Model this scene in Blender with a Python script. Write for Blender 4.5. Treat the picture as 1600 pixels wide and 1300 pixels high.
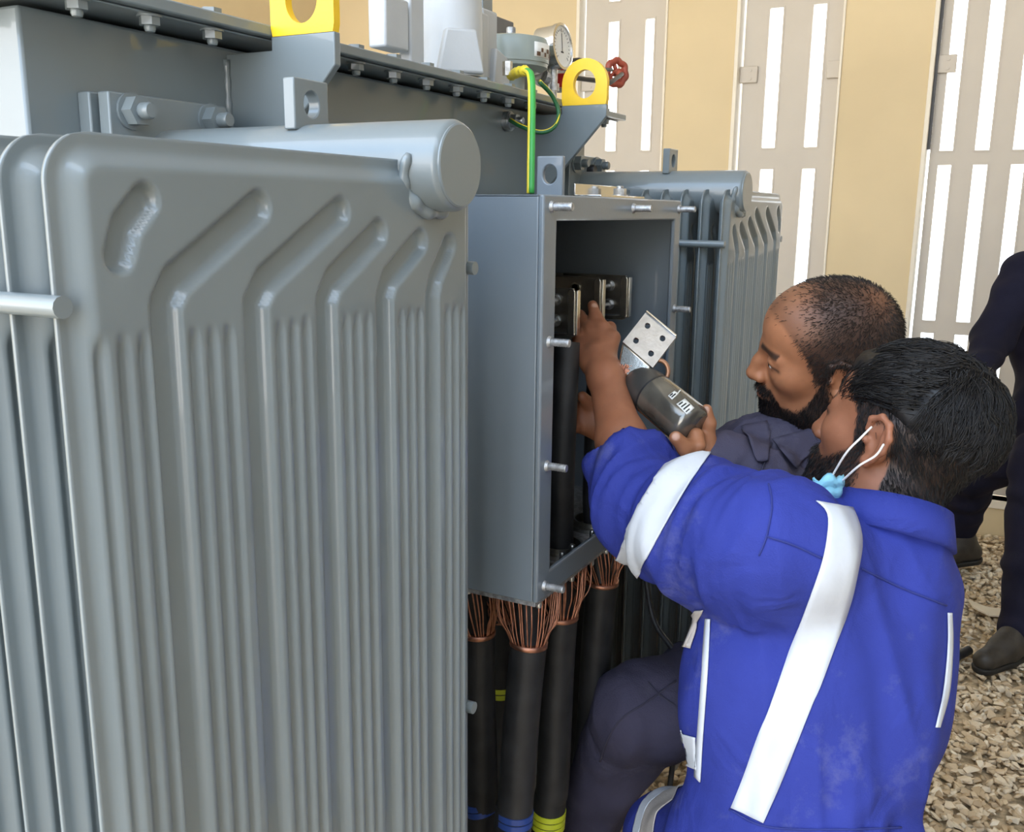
import bpy, math, random
import numpy as np
from mathutils import Vector, Matrix, noise as mnoise
random.seed(7); RNG = np.random.default_rng(7)
for o in list(bpy.data.objects): bpy.data.objects.remove(o)
SC = bpy.context.scene
COL = SC.collection
# ------------------------------------------------------------------ camera
FPX = 1488.2; CAMZ = 1.53
PITCH, ROLL, YAW = math.radians(12.188), math.radians(-.6215), math.radians(27.65)
def cam_rows():
    p, r, y = PITCH, ROLL, YAW
    f = np.array([-math.sin(y)*math.cos(p), math.cos(y)*math.cos(p), -math.sin(p)])
    rt = np.array([math.cos(y), math.sin(y), 0.0]); dn = np.cross(f, rt)
    return np.array([math.cos(r)*rt+math.sin(r)*dn, -math.sin(r)*rt+math.cos(r)*dn, f])
CM = cam_rows(); CORG = np.array([0, 0, CAMZ])
cam = bpy.data.cameras.new('camera'); camo = bpy.data.objects.new('camera', cam); COL.objects.link(camo)
cam.sensor_width = 36; cam.sensor_fit = 'HORIZONTAL'; cam.lens = FPX/1600*36; cam.clip_start = .01
m = Matrix.Identity(4)
for i in range(3):
    m[i][0] = CM[0][i]; m[i][1] = -CM[1][i]; m[i][2] = -CM[2][i]; m[i][3] = CORG[i]
camo.matrix_world = m
SC.camera = camo
# ------------------------------------------------------------------ sky, exposure
SC.view_settings.view_transform = 'Standard'; SC.view_settings.look = 'None'
SC.view_settings.gamma = 1; SC.view_settings.use_curve_mapping = False
SC.view_settings.exposure = 0.2
w = bpy.data.worlds.new('sky'); SC.world = w; w.use_nodes = True
wn = w.node_tree.nodes; wl = w.node_tree.links; wn.clear()
wo = wn.new('ShaderNodeOutputWorld'); wb = wn.new('ShaderNodeBackground')
tc = wn.new('ShaderNodeTexCoord'); sx = wn.new('ShaderNodeSeparateXYZ'); cr = wn.new('ShaderNodeValToRGB')
cr.color_ramp.elements[0].position = 0.0; cr.color_ramp.elements[0].color = (1.05, 1.0, .93, 1)
e_ = cr.color_ramp.elements.new(.18); e_.color = (.72, .85, 1.05, 1)
cr.color_ramp.elements[1].position = .6; cr.color_ramp.elements[1].color = (.52, .74, 1.05, 1)
wl.new(tc.outputs['Generated'], sx.inputs[0]); wl.new(sx.outputs['Z'], cr.inputs[0])
wl.new(cr.outputs[0], wb.inputs[0]); wb.inputs[1].default_value = 5.0; wl.new(wb.outputs[0], wo.inputs[0])

# ------------------------------------------------------------------ helpers
def pt(px, py, d=None, X=None, Y=None, Z=None):
    """world point seen at photo pixel (px,py) at depth d or on a plane"""
    r = CM.T @ np.array([(px-800)/FPX, (py-650)/FPX, 1.0])
    if X is not None: d = X/r[0]
    elif Y is not None: d = Y/r[1]
    elif Z is not None: d = (Z-CAMZ)/r[2]
    return CORG+d*r
def cv(x, y, z):
    v = CM.T @ np.array([x, y, z], float); return v/np.linalg.norm(v)
def nrm(v):
    v = np.asarray(v, float); return v/np.linalg.norm(v)
def nodes_of(mat):
    mat.use_nodes = True; nt = mat.node_tree; return nt, nt.nodes['Principled BSDF']
MATS = {}
def mat(name, col, rough=.5, metal=0, var=.0, vscale=20, bump=0, bscale=200, spec=.5, col2=None, detail=4, coat=0, rvar=0, aniso=None, trans=0, sub=0):
    if name in MATS: return MATS[name]
    mt = bpy.data.materials.new(name); nt, b = nodes_of(mt); N = nt.nodes; L = nt.links
    b.inputs['Roughness'].default_value = rough; b.inputs['Metallic'].default_value = metal
    b.inputs['Specular IOR Level'].default_value = spec; b.inputs['Coat Weight'].default_value = coat
    if trans: b.inputs['Transmission Weight'].default_value = trans
    if sub:
        b.inputs['Subsurface Weight'].default_value = sub; b.inputs['Subsurface Radius'].default_value = (.01, .004, .002); b.inputs['Subsurface Scale'].default_value = .5
    t = N.new('ShaderNodeTexCoord'); mp = N.new('ShaderNodeMapping'); L.new(t.outputs['Object'], mp.inputs[0])
    if aniso: mp.inputs['Scale'].default_value = aniso
    nz = N.new('ShaderNodeTexNoise'); nz.inputs['Scale'].default_value = vscale; nz.inputs['Detail'].default_value = detail; L.new(mp.outputs[0], nz.inputs['Vector'])
    mx = N.new('ShaderNodeMix'); mx.data_type = 'RGBA'
    c2 = col2 or tuple(c*(1-var) for c in col); c1 = col if col2 else tuple(min(1, c*(1+var)) for c in col)
    mx.inputs[6].default_value = (*c1, 1); mx.inputs[7].default_value = (*c2, 1)
    rp = N.new('ShaderNodeMapRange'); rp.inputs[1].default_value = .35; rp.inputs[2].default_value = .65
    L.new(nz.outputs[0], rp.inputs[0]); L.new(rp.outputs[0], mx.inputs[0]); L.new(mx.outputs[2], b.inputs['Base Color'])
    if rvar:
        rr = N.new('ShaderNodeMapRange'); rr.inputs[3].default_value = max(.02, rough-rvar); rr.inputs[4].default_value = rough+rvar
        L.new(nz.outputs[0], rr.inputs[0]); L.new(rr.outputs[0], b.inputs['Roughness'])
    if bump:
        n2 = N.new('ShaderNodeTexNoise'); n2.inputs['Scale'].default_value = bscale; n2.inputs['Detail'].default_value = 3; L.new(mp.outputs[0], n2.inputs['Vector'])
        bp = N.new('ShaderNodeBump'); bp.inputs['Strength'].default_value = bump; bp.inputs['Distance'].default_value = .002
        L.new(n2.outputs[0], bp.inputs['Height']); L.new(bp.outputs[0], b.inputs['Normal'])
    MATS[name] = mt; return mt
def attr_mat(name, rough=.5, bump=.2, bscale=400, spec=.4, sub=0):
    mt = bpy.data.materials.new(name); nt, b = nodes_of(mt); N = nt.nodes; L = nt.links
    a = N.new('ShaderNodeAttribute'); a.attribute_name = 'Col'
    t = N.new('ShaderNodeTexCoord'); nz = N.new('ShaderNodeTexNoise'); nz.inputs['Scale'].default_value = 60; nz.inputs['Detail'].default_value = 5
    L.new(t.outputs['Object'], nz.inputs['Vector'])
    rp = N.new('ShaderNodeMapRange'); rp.inputs[3].default_value = .82; rp.inputs[4].default_value = 1.18; L.new(nz.outputs[0], rp.inputs[0])
    vm = N.new('ShaderNodeVectorMath'); vm.operation = 'SCALE'; L.new(a.outputs['Color'], vm.inputs[0]); L.new(rp.outputs[0], vm.inputs['Scale'])
    L.new(vm.outputs[0], b.inputs['Base Color'])
    b.inputs['Roughness'].default_value = rough; b.inputs['Specular IOR Level'].default_value = spec
    if sub:
        b.inputs['Subsurface Weight'].default_value = sub; b.inputs['Subsurface Radius'].default_value = (.012, .005, .003); b.inputs['Subsurface Scale'].default_value = .4
    n2 = N.new('ShaderNodeTexNoise'); n2.inputs['Scale'].default_value = bscale; L.new(t.outputs['Object'], n2.inputs['Vector'])
    bp = N.new('ShaderNodeBump'); bp.inputs['Strength'].default_value = bump; bp.inputs['Distance'].default_value = .001
    L.new(n2.outputs[0], bp.inputs['Height']); L.new(bp.outputs[0], b.inputs['Normal'])
    MATS[name] = mt; return mt

def tag(o, label=None, cat=None, group=None, kind=None):
    if label: o['label'] = label
    if cat: o['category'] = cat
    if group: o['group'] = group
    if kind: o['kind'] = kind
    return o
def empty(name, loc, label=None, cat=None, group=None, kind=None):
    o = bpy.data.objects.new(name, None); COL.objects.link(o); o.location = Vector(loc); o.empty_display_size = .05
    return tag(o, label, cat, group, kind)
WLOC = {}
def org(o):
    """world position of an object built here (no rotations are used on parents unless set later)"""
    p = Vector((0, 0, 0))
    while o is not None: p += Vector(o.location); o = o.parent
    return p
def rect_loop(hw, hh, k=6):
    """points on a rectangle outline with its corners, and the matching angles"""
    P = []
    for (x0, y0), (x1, y1) in (((hw, -hh), (hw, hh)), ((hw, hh), (-hw, hh)), ((-hw, hh), (-hw, -hh)), ((-hw, -hh), (hw, -hh))):
        for i in range(k): P.append((x0+(x1-x0)*i/k, y0+(y1-y0)*i/k))
    return P, [math.atan2(y, x) for x, y in P]
class MB:
    def __init__(s): s.v = []; s.f = []
    def add(s, vs, fs):
        n = len(s.v); s.v += [tuple(map(float, p)) for p in vs]; s.f += [tuple(i+n for i in f) for f in fs]; return s
    def box(s, lo, hi):
        x0, y0, z0 = lo; x1, y1, z1 = hi
        return s.add([(x0,y0,z0),(x1,y0,z0),(x1,y1,z0),(x0,y1,z0),(x0,y0,z1),(x1,y0,z1),(x1,y1,z1),(x0,y1,z1)],
                     [(0,3,2,1),(4,5,6,7),(0,1,5,4),(1,2,6,5),(2,3,7,6),(3,0,4,7)])
    def obox(s, c, a, b, d):
        c, a, b, d = map(np.asarray, (c, a, b, d))
        vs = [c+i*a+j*b+k*d for k in (-1,1) for j in (-1,1) for i in (-1,1)]
        return s.add(vs, [(0,2,3,1),(4,5,7,6),(0,1,5,4),(1,3,7,5),(3,2,6,7),(2,0,4,6)])
    @staticmethod
    def frame(d):
        d = nrm(d); h = np.array([0,0,1.]) if abs(d[2]) < .9 else np.array([1.,0,0])
        u = nrm(np.cross(d, h)); return u, np.cross(d, u)
    def cyl(s, p0, p1, r0, r1=None, n=16, caps=True, ph=0):
        r1 = r0 if r1 is None else r1
        return s.tube([p0, p1], [r0, r1], n, caps, ph)
    def tube(s, path, r, n=8, caps=True, ph=0, flat=None):
        path = [np.asarray(p, float) for p in path]; m_ = len(path)
        r = [r]*m_ if np.isscalar(r) else r
        u0, _ = s.frame(path[1]-path[0]); vs = []; fs = []
        for i, p in enumerate(path):
            d = nrm(path[min(i+1, m_-1)]-path[max(i-1, 0)])
            u0 = nrm(u0-d*np.dot(u0, d)); w0 = np.cross(d, u0)
            for k in range(n):
                a = 2*math.pi*k/n+ph; vs.append(p+r[i]*(math.cos(a)*u0+math.sin(a)*w0))
        for i in range(m_-1):
            for k in range(n):
                k2 = (k+1) % n; fs.append((i*n+k, i*n+k2, (i+1)*n+k2, (i+1)*n+k))
        if caps: fs += [tuple(range(n))[::-1], tuple((m_-1)*n+k for k in range(n))]
        return s.add(vs, fs)
    def lathe(s, c, ax, prof, n=32):
        """prof: list of (radius, height) along axis"""
        c = np.asarray(c, float); ax = nrm(ax); return s.tube([c+ax*(h if i == 0 or True else h) for i, (r_, h) in enumerate(prof)], [max(r_, 1e-5) for r_, h in prof], n) if False else s._lathe(c, ax, prof, n)
    def _lathe(s, c, ax, prof, n):
        u, w_ = s.frame(ax); vs = []; fs = []
        for r_, h in prof:
            for k in range(n):
                a = 2*math.pi*k/n; vs.append(c+ax*h+max(r_, 1e-5)*(math.cos(a)*u+math.sin(a)*w_))
        for i in range(len(prof)-1):
            for k in range(n):
                k2 = (k+1) % n; fs.append((i*n+k, i*n+k2, (i+1)*n+k2, (i+1)*n+k))
        fs += [tuple(range(n))[::-1], tuple((len(prof)-1)*n+k for k in range(n))]
        return s.add(vs, fs)
    def hexnut(s, p, ax, r, h): return s.cyl(p, np.asarray(p)+nrm(ax)*h, r, r, 6)
    def bolt(s, p, ax, r, shank, nut=None, washer=True):
        """washer, nut and protruding threaded end"""
        p = np.asarray(p, float); ax = nrm(ax); nh = nut or r*1.6
        if washer: s.cyl(p, p+ax*r*.35, r*2.1, r*2.1, 18); p = p+ax*r*.35
        s.hexnut(p, ax, r*1.75, nh); p = p+ax*nh
        q = p
        k = max(2, int(shank/(r*.35)))
        path = [q+ax*shank*i/k for i in range(k+1)]; rr = [r*(1 if i % 2 else .93) for i in range(k+1)]; rr[-1] = r*.8
        return s.tube(path, rr, 12)
    def ring(s, outer, inner, t0, t1):
        """plate between two loops of equal count; t0,t1 = thickness offsets (vectors)"""
        n = len(outer); vs = []
        for off in (t0, t1):
            vs += [np.asarray(p)+off for p in outer]; vs += [np.asarray(p)+off for p in inner]
        fs = []
        for k in range(n):
            k2 = (k+1) % n
            fs += [(k, k2, n+k2, n+k), (2*n+k, 3*n+k, 3*n+k2, 2*n+k2), (k, 2*n+k, 2*n+k2, k2), (n+k, n+k2, 3*n+k2, 3*n+k)]
        return s.add(vs, fs)
    def prism(s, poly, off):
        """solid between a planar loop and the loop moved by off"""
        n = len(poly); off = np.asarray(off); vs = [np.asarray(p) for p in poly]+[np.asarray(p)+off for p in poly]
        return s.add(vs, [tuple(range(n))[::-1], tuple(range(n, 2*n))]+[(k, (k+1) % n, n+(k+1) % n, n+k) for k in range(n)])
    def build(s, name, material, parent=None, smooth=False, bevel=0, fix=True, loc=None):
        me = bpy.data.meshes.new(name)
        o0 = org(parent) if parent is not None else Vector(loc) if loc is not None else Vector((0, 0, 0))
        me.from_pydata([(p[0]-o0.x, p[1]-o0.y, p[2]-o0.z) for p in s.v], [], s.f)
        return finish(me, name, material, parent, smooth, bevel, fix, loc)
def finish(me, name, material, parent=None, smooth=False, bevel=0, fix=True, loc=None):
    if fix:
        import bmesh
        bm = bmesh.new(); bm.from_mesh(me); bmesh.ops.recalc_face_normals(bm, faces=bm.faces); bm.to_mesh(me); bm.free()
    o = bpy.data.objects.new(name, me); COL.objects.link(o)
    if parent is not None: o.parent = parent
    elif loc is not None: o.location = Vector(loc)
    if material is not None: me.materials.append(material)
    if smooth:
        me.polygons.foreach_set('use_smooth', [True]*len(me.polygons))
        if smooth is not True:
            me.set_sharp_from_angle(angle=math.radians(smooth))
    if bevel:
        b = o.modifiers.new('bevel', 'BEVEL'); b.width = bevel; b.segments = 2; b.limit_method = 'ANGLE'; b.angle_limit = math.radians(40)
        if not smooth:
            me.polygons.foreach_set('use_smooth', [True]*len(me.polygons)); me.set_sharp_from_angle(angle=math.radians(40))
    me.update(); return o
def npmesh(name, V, Fq, material, parent=None, smooth=True, loc=None, col=None):
    me = bpy.data.meshes.new(name)
    o0 = org(parent) if parent is not None else Vector(loc) if loc is not None else Vector((0, 0, 0))
    V = np.asarray(V, float)-np.array(o0); k = Fq.shape[1]
    me.vertices.add(len(V)); me.vertices.foreach_set('co', V.astype(np.float32).ravel())
    me.loops.add(Fq.size); me.loops.foreach_set('vertex_index', Fq.astype(np.int32).ravel())
    me.polygons.add(len(Fq)); me.polygons.foreach_set('loop_start', np.arange(0, Fq.size, k, dtype=np.int32))
    me.polygons.foreach_set('loop_total', np.full(len(Fq), k, dtype=np.int32))
    me.update(calc_edges=True); me.validate()
    if col is not None:
        a = me.attributes.new('Col', 'FLOAT_COLOR', 'POINT'); a.data.foreach_set('color', np.c_[col, np.ones(len(col))].astype(np.float32).ravel())
    return finish(me, name, material, parent, smooth, 0, False, loc)
def copy_tree(o, parent=None):
    c = o.copy(); COL.objects.link(c); c.parent = parent
    for ch in list(o.children): copy_tree(ch, c)
    return c
def bez(pts, n=8):
    """Catmull-Rom through points"""
    P = [np.asarray(p, float) for p in pts]; P = [2*P[0]-P[1]]+P+[2*P[-1]-P[-2]]; out = []
    for i in range(1, len(P)-2):
        for k in range(n):
            t = k/n; a, b, c, d = P[i-1], P[i], P[i+1], P[i+2]
            out.append(.5*((2*b)+(c-a)*t+(2*a-5*b+4*c-d)*t*t+(3*b-a-3*c+d)*t**3))
    out.append(P[-2]); return out

# ------------------------------------------------------------------ implicit surfaces (bodies, clothes)
class Field:
    def __init__(s, lo, hi, h):
        s.lo = np.asarray(lo, float); s.h = h; n = np.ceil((np.asarray(hi)-s.lo)/h).astype(int)+1
        s.F = np.full(n, 1.0, np.float32); s.ax = [s.lo[i]+h*np.arange(n[i]) for i in range(3)]
    def _sub(s, lo, hi):
        sl = []; g = []
        for i in range(3):
            a = max(0, int((lo[i]-s.lo[i])/s.h)); b = min(len(s.ax[i]), int((hi[i]-s.lo[i])/s.h)+2)
            if b <= a: return None, None
            sl.append(slice(a, b)); g.append(s.ax[i][a:b])
        X = np.stack(np.meshgrid(*g, indexing='ij'), -1).astype(np.float32); return tuple(sl), X
    def _put(s, sl, d, k, op):
        A = s.F[sl]
        if op == 'add':
            hh = np.maximum(k-np.abs(A-d), 0)/max(k, 1e-6); s.F[sl] = np.minimum(A, d)-hh*hh*k*.25
        else:
            d = -d; hh = np.maximum(k-np.abs(A-d), 0)/max(k, 1e-6); s.F[sl] = np.maximum(A, d)+hh*hh*k*.25
    def cap(s, a, b, ra, rb=None, k=.01, op='add'):
        a = np.asarray(a, float); b = np.asarray(b, float); rb = ra if rb is None else rb
        m_ = max(ra, rb)+k+3*s.h
        sl, X = s._sub(np.minimum(a, b)-m_, np.maximum(a, b)+m_)
        if sl is None: return s
        ab = (b-a).astype(np.float32); t = np.clip(((X-a.astype(np.float32))@ab)/max(float(ab@ab), 1e-12), 0, 1)
        d = np.linalg.norm(X-a.astype(np.float32)-t[..., None]*ab, axis=-1)-(ra+(rb-ra)*t); s._put(sl, d, k, op); return s
    def chain(s, pts, k=.01):
        """pts: list of (point, radius)"""
        for (a, ra), (b, rb) in zip(pts[:-1], pts[1:]): s.cap(a, b, ra, rb, k)
        return s
    def sph(s, c, r, k=.01, op='add'): return s.cap(c, np.asarray(c)+1e-5, r, r, k, op)
    def ell(s, c, r, R=None, k=.02, op='add'):
        c = np.asarray(c, float); r = np.asarray(r, float); R = np.eye(3) if R is None else np.asarray(R)   # rows = axes
        m_ = max(r)+k+3*s.h; sl, X = s._sub(c-m_, c+m_)
        if sl is None: return s
        q = (X-c.astype(np.float32))@R.T.astype(np.float32)
        k0 = np.linalg.norm(q/r, axis=-1); k1 = np.linalg.norm(q/(r*r), axis=-1)+1e-9
        s._put(sl, k0*(k0-1)/k1, k, op); return s
    def half(s, p, n, k=.005):
        """cut away the side the normal points to"""
        X = np.stack(np.meshgrid(*s.ax, indexing='ij'), -1).astype(np.float32)
        d = -((X-np.asarray(p, np.float32))@np.asarray(n, np.float32)); s._put((slice(None),)*3, d, k, 'sub'); return s
    def mesh(s):
        F = s.F; S = F < 0; n = np.array(F.shape)-1
        C = np.zeros(n, np.int8)
        for dx in (0, 1):
            for dy in (0, 1):
                for dz in (0, 1): C += S[dx:dx+n[0], dy:dy+n[1], dz:dz+n[2]]
        I = np.argwhere((C > 0) & (C < 8)); idm = np.full(n, -1, np.int64); idm[tuple(I.T)] = np.arange(len(I))
        off = np.array([(a, b, c) for a in (0, 1) for b in (0, 1) for c in (0, 1)])
        val = np.stack([F[tuple((I+o).T)] for o in off], 1).astype(float)
        P = np.zeros((len(I), 3)); cnt = np.zeros(len(I))
        for i in range(8):
            for j in range(i+1, 8):
                if np.abs(off[i]-off[j]).sum() != 1: continue
                a, b = val[:, i], val[:, j]; mk = (a < 0) != (b < 0)
                t = np.where(mk, a/np.where(mk, a-b, 1), 0)
                P += np.where(mk[:, None], off[i]+t[:, None]*(off[j]-off[i]), 0); cnt += mk
        V = s.lo+s.h*(I+P/cnt[:, None]); Q = []
        for ax in range(3):
            a1, a2 = (ax+1) % 3, (ax+2) % 3
            sa = [slice(None)]*3; sb = [slice(None)]*3; sa[ax] = slice(0, -1); sb[ax] = slice(1, None)
            E = S[tuple(sa)] != S[tuple(sb)]; J = np.argwhere(E)
            J = J[(J[:, a1] > 0) & (J[:, a2] > 0) & (J[:, a1] < n[a1]) & (J[:, a2] < n[a2])]
            if not len(J): continue
            u = np.zeros(3, int); u[a1] = 1; v = np.zeros(3, int); v[a2] = 1
            q = np.stack([idm[tuple((J-u-v).T)], idm[tuple((J-v).T)], idm[tuple(J.T)], idm[tuple((J-u).T)]], 1)
            ins = S[tuple(J.T)]; q[~ins] = q[~ins][:, ::-1]; Q.append(q)
        Q = np.concatenate(Q); return V, Q[(Q >= 0).all(1)]
def vnormals(V, Q):
    fn = np.cross(V[Q[:, 2]]-V[Q[:, 0]], V[Q[:, 3]]-V[Q[:, 1]]); N = np.zeros_like(V)
    for i in range(4): np.add.at(N, Q[:, i], fn)
    return N/(np.linalg.norm(N, axis=1, keepdims=True)+1e-12)
def relax(V, Q, it=2, lam=.5):
    for _ in range(it):
        A = np.zeros_like(V); c = np.zeros(len(V))
        for i in range(4):
            for j in ((i+1) % 4, (i+3) % 4): np.add.at(A, Q[:, i], V[Q[:, j]]); np.add.at(c, Q[:, i], 1)
        V = V+lam*(A/np.maximum(c, 1)[:, None]-V)
    return V
def pnoise(V, sc, seed=0.0):
    sc = np.broadcast_to(np.asarray(sc, float), (3,)); W = V*sc+seed
    return np.array([mnoise.noise(Vector(p)) for p in W])
def strands(name, paths, r0, r1, material, parent, loc=None, sides=3):
    """paths (N,S,3): tapered thin hairs joined into one mesh"""
    P = np.asarray(paths, float); n, S, _ = P.shape
    T = np.gradient(P, axis=1); T /= np.linalg.norm(T, axis=2, keepdims=True)+1e-12
    ref = RNG.normal(size=(n, 1, 3)); U = np.cross(T, ref); U /= np.linalg.norm(U, axis=2, keepdims=True)+1e-12; W = np.cross(T, U)
    r = np.linspace(r0, r1, S)[None, :, None]
    ring = np.stack([P+r*(math.cos(2*math.pi*k/sides)*U+math.sin(2*math.pi*k/sides)*W) for k in range(sides)], 2)
    V = ring.reshape(-1, 3); base = (np.arange(n)*S*sides)[:, None, None]; i = np.arange(S-1)[None, :, None]; k = np.arange(sides)[None, None, :]; k2 = (k+1) % sides
    q = np.stack([base+i*sides+k, base+i*sides+k2, base+(i+1)*sides+k2, base+(i+1)*sides+k], -1).reshape(-1, 4)
    return npmesh(name, V, q, material, parent, True, loc)
# ------------------------------------------------------------------ materials
PAINT = mat('grey_paint', (.172, .203, .214), .35, var=.04, vscale=6, bump=.02, bscale=120, coat=.55)
PAINT_BOX = mat('grey_box_paint', (.17, .20, .225), .34, var=.05, vscale=5, bump=.06, bscale=220, coat=.45)
BACKM = mat('charcoal_board', (.022, .025, .026), .6, var=.15)
YELLOW = mat('yellow_paint', (.90, .56, .02), .35, var=.05, bump=.1)
STEEL = mat('galvanised_steel', (.55, .56, .57), .35, 1, var=.25, vscale=90, bump=.2)
STUDM = mat('dull_zinc', (.42, .43, .44), .5, .75, var=.3, vscale=140, bump=.3)
TIN = mat('tinned_copper', (.78, .74, .66), .25, 1, var=.08, vscale=30, bump=.08)
DARKBAR = mat('dark_busbar', (.30, .28, .24), .3, .9, var=.2)
COPPER = mat('copper', (.52, .25, .165), .45, 1, var=.2, vscale=80)
SHEATH = mat('black_sheath', (.017, .017, .018), .55, var=.4, vscale=25, bump=.15, bscale=90)
BLACK = mat('black_plastic', (.02, .02, .022), .4, var=.2)
WALLM = mat('cream_wall', (.74, .61, .39), .85, var=.05, vscale=1.5, bump=.15, bscale=60, spec=.2)
PALEW = mat('pale_wall', (.74, .73, .70), .85, var=.04, vscale=1.5, bump=.15, bscale=60, spec=.2)
DOORM = mat('door_paint', (.63, .58, .51), .55, var=.03, vscale=3, bump=.05, spec=.3)
FRAMEM = mat('frame_paint', (.86, .80, .68), .5, var=.02)
LGREY = mat('light_grey_cast', (.50, .51, .51), .45, var=.04, vscale=12, bump=.08)
DGREY = mat('dark_grey_cast', (.13, .13, .13), .5, var=.1)
GAUGEM = mat('sage_enamel', (.30, .34, .31), .3, var=.04)
CHROME = mat('chrome', (.75, .74, .72), .12, 1, var=.04)
DIAL = mat('dial_white', (.82, .80, .74), .4, var=.02)
RED = mat('red_paint', (.35, .07, .04), .45, var=.2)
GREEN = mat('green_insulation', (.05, .38, .07), .4, var=.06)
YINS = mat('yellow_insulation', (.85, .66, .04), .4, var=.06)
BLUETAPE = mat('blue_tape', (.03, .07, .28), .35, var=.15)
YTAPE = mat('yellow_tape', (.55, .60, .03), .35, var=.1)
CONC = mat('concrete', (.35, .33, .30), .9, var=.15, vscale=8, bump=.3)
# ------------------------------------------------------------------ the setting
EARTH = mat('gravel_bed', (.52, .41, .27), .95, var=.4, vscale=45, bump=.8, bscale=70)
floor = MB().add([(-7, -6, -.012), (5, -6, -.012), (5, 5.1, -.012), (-7, 5.1, -.012)], [(0, 1, 2, 3)]).build('floor', EARTH); tag(floor, 'beige crushed stone gravel ground', 'gravel', kind='structure')
SAND = mat('pale_sand', (.80, .76, .68), .9, var=.05, vscale=2)
tag(MB().add([(-30, 5.1, -.02), (30, 5.1, -.02), (30, 60, -.02), (-30, 60, -.02)], [(0, 1, 2, 3)]).build('outdoor_ground', SAND), 'pale sand ground outside the slotted doors', 'ground', kind='structure')
def stone_mat():
    mt = bpy.data.materials.new('gravel_stone'); nt, b = nodes_of(mt); N = nt.nodes; L = nt.links
    g = N.new('ShaderNodeNewGeometry'); oi = N.new('ShaderNodeObjectInfo'); ad = N.new('ShaderNodeMath'); ad.operation = 'ADD'
    L.new(g.outputs['Random Per Island'], ad.inputs[0]); L.new(oi.outputs['Random'], ad.inputs[1])
    fr = N.new('ShaderNodeMath'); fr.operation = 'FRACT'; L.new(ad.outputs[0], fr.inputs[0])
    r = N.new('ShaderNodeValToRGB'); r.color_ramp.elements[0].color = (.50, .37, .23, 1); r.color_ramp.elements[1].color = (.85, .75, .59, 1)
    e = r.color_ramp.elements.new(.5); e.color = (.72, .58, .40, 1); L.new(fr.outputs[0], r.inputs[0])
    t = N.new('ShaderNodeTexCoord'); nz = N.new('ShaderNodeTexNoise'); nz.inputs['Scale'].default_value = 120; L.new(t.outputs['Object'], nz.inputs['Vector'])
    mr = N.new('ShaderNodeMapRange'); mr.inputs[3].default_value = .75; mr.inputs[4].default_value = 1.2; L.new(nz.outputs[0], mr.inputs[0])
    vm = N.new('ShaderNodeVectorMath'); vm.operation = 'SCALE'; L.new(r.outputs[0], vm.inputs[0]); L.new(mr.outputs[0], vm.inputs['Scale'])
    L.new(vm.outputs[0], b.inputs['Base Color']); b.inputs['Roughness'].default_value = .85
    return mt
STONE = stone_mat()
def hull_stone(seed):
    import bmesh
    r = np.random.default_rng(seed); p = r.normal(size=(13, 3)); p /= np.linalg.norm(p, axis=1, keepdims=True); p *= r.uniform(.8, 1.1, (13, 1))*np.array([1, .75, .42])
    bm = bmesh.new()
    for q in p: bm.verts.new(q)
    rr = bmesh.ops.convex_hull(bm, input=bm.verts); bmesh.ops.delete(bm, geom=[g for g in rr['geom_interior'] if isinstance(g, bmesh.types.BMVert)], context='VERTS')
    bmesh.ops.triangulate(bm, faces=bm.faces); bm.verts.index_update()
    V = np.array([v.co[:] for v in bm.verts]); Fc = np.array([[v.index for v in f.verts] for f in bm.faces]); bm.free(); return V, Fc
def rot_rand(r):
    a = r.uniform(0, 2*math.pi); tx, ty = r.normal(0, .35, 2)
    return np.array((Matrix.Rotation(a, 3, 'Z') @ Matrix.Rotation(tx, 3, 'X') @ Matrix.Rotation(ty, 3, 'Y')))
def gravel():
    r = np.random.default_rng(3); kinds = [hull_stone(i) for i in range(8)]; mes = []
    for V, Fc in kinds:
        me = bpy.data.meshes.new('stone'); me.from_pydata(V.tolist(), [], Fc.tolist()); me.materials.append(STONE); mes.append(me)
    P = []
    for x0, x1, y0, y1, dens in ((-1.0, 1.9, 1.7, 4.98, 2700), (-.75, .2, 1.2, 1.7, 2200)):
        n = int((x1-x0)*(y1-y0)*dens); P.append(np.c_[r.uniform(x0, x1, n), r.uniform(y0, y1, n)])
    P = np.concatenate(P); n = len(P); S = r.uniform(.011, .024, n); Z = r.uniform(-.004, .012, n)
    Q = (np.c_[P, Z]-CORG)@CM.T; px = 800+FPX*Q[:, 0]/Q[:, 2]; py = 650+FPX*Q[:, 1]/Q[:, 2]
    see = (Q[:, 2] > 0) & (px < 1600) & (py < 1300) & (((py > 1140) & (px > 1430+(1300-py)*.15)) | ((py <= 1140) & (px > 1500)) | ((px > 970) & (px < 1062) & (py > 1180)))
    big = np.argsort(np.where(see, -S/Q[:, 2], 9))[:300]; pick = set(big.tolist())
    AV = []; AF = []; off = 0
    for i in range(n):
        k = int(r.integers(8)); R_ = rot_rand(r)
        if i in pick:
            o = bpy.data.objects.new('stone', mes[k]); COL.objects.link(o); o.parent = floor
            M4 = Matrix(R_.tolist()).to_4x4(); M4 = Matrix.Translation((*P[i], Z[i])) @ M4 @ Matrix.Scale(S[i], 4); o.matrix_local = M4; continue
        V, Fc = kinds[k]; AV.append(V@R_.T*S[i]+np.array([*P[i], Z[i]])); AF.append(Fc+off); off += len(V)
    g = npmesh('gravel', np.concatenate(AV), np.concatenate(AF), STONE, floor, False); g['kind'] = 'stuff'
gravel()
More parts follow.
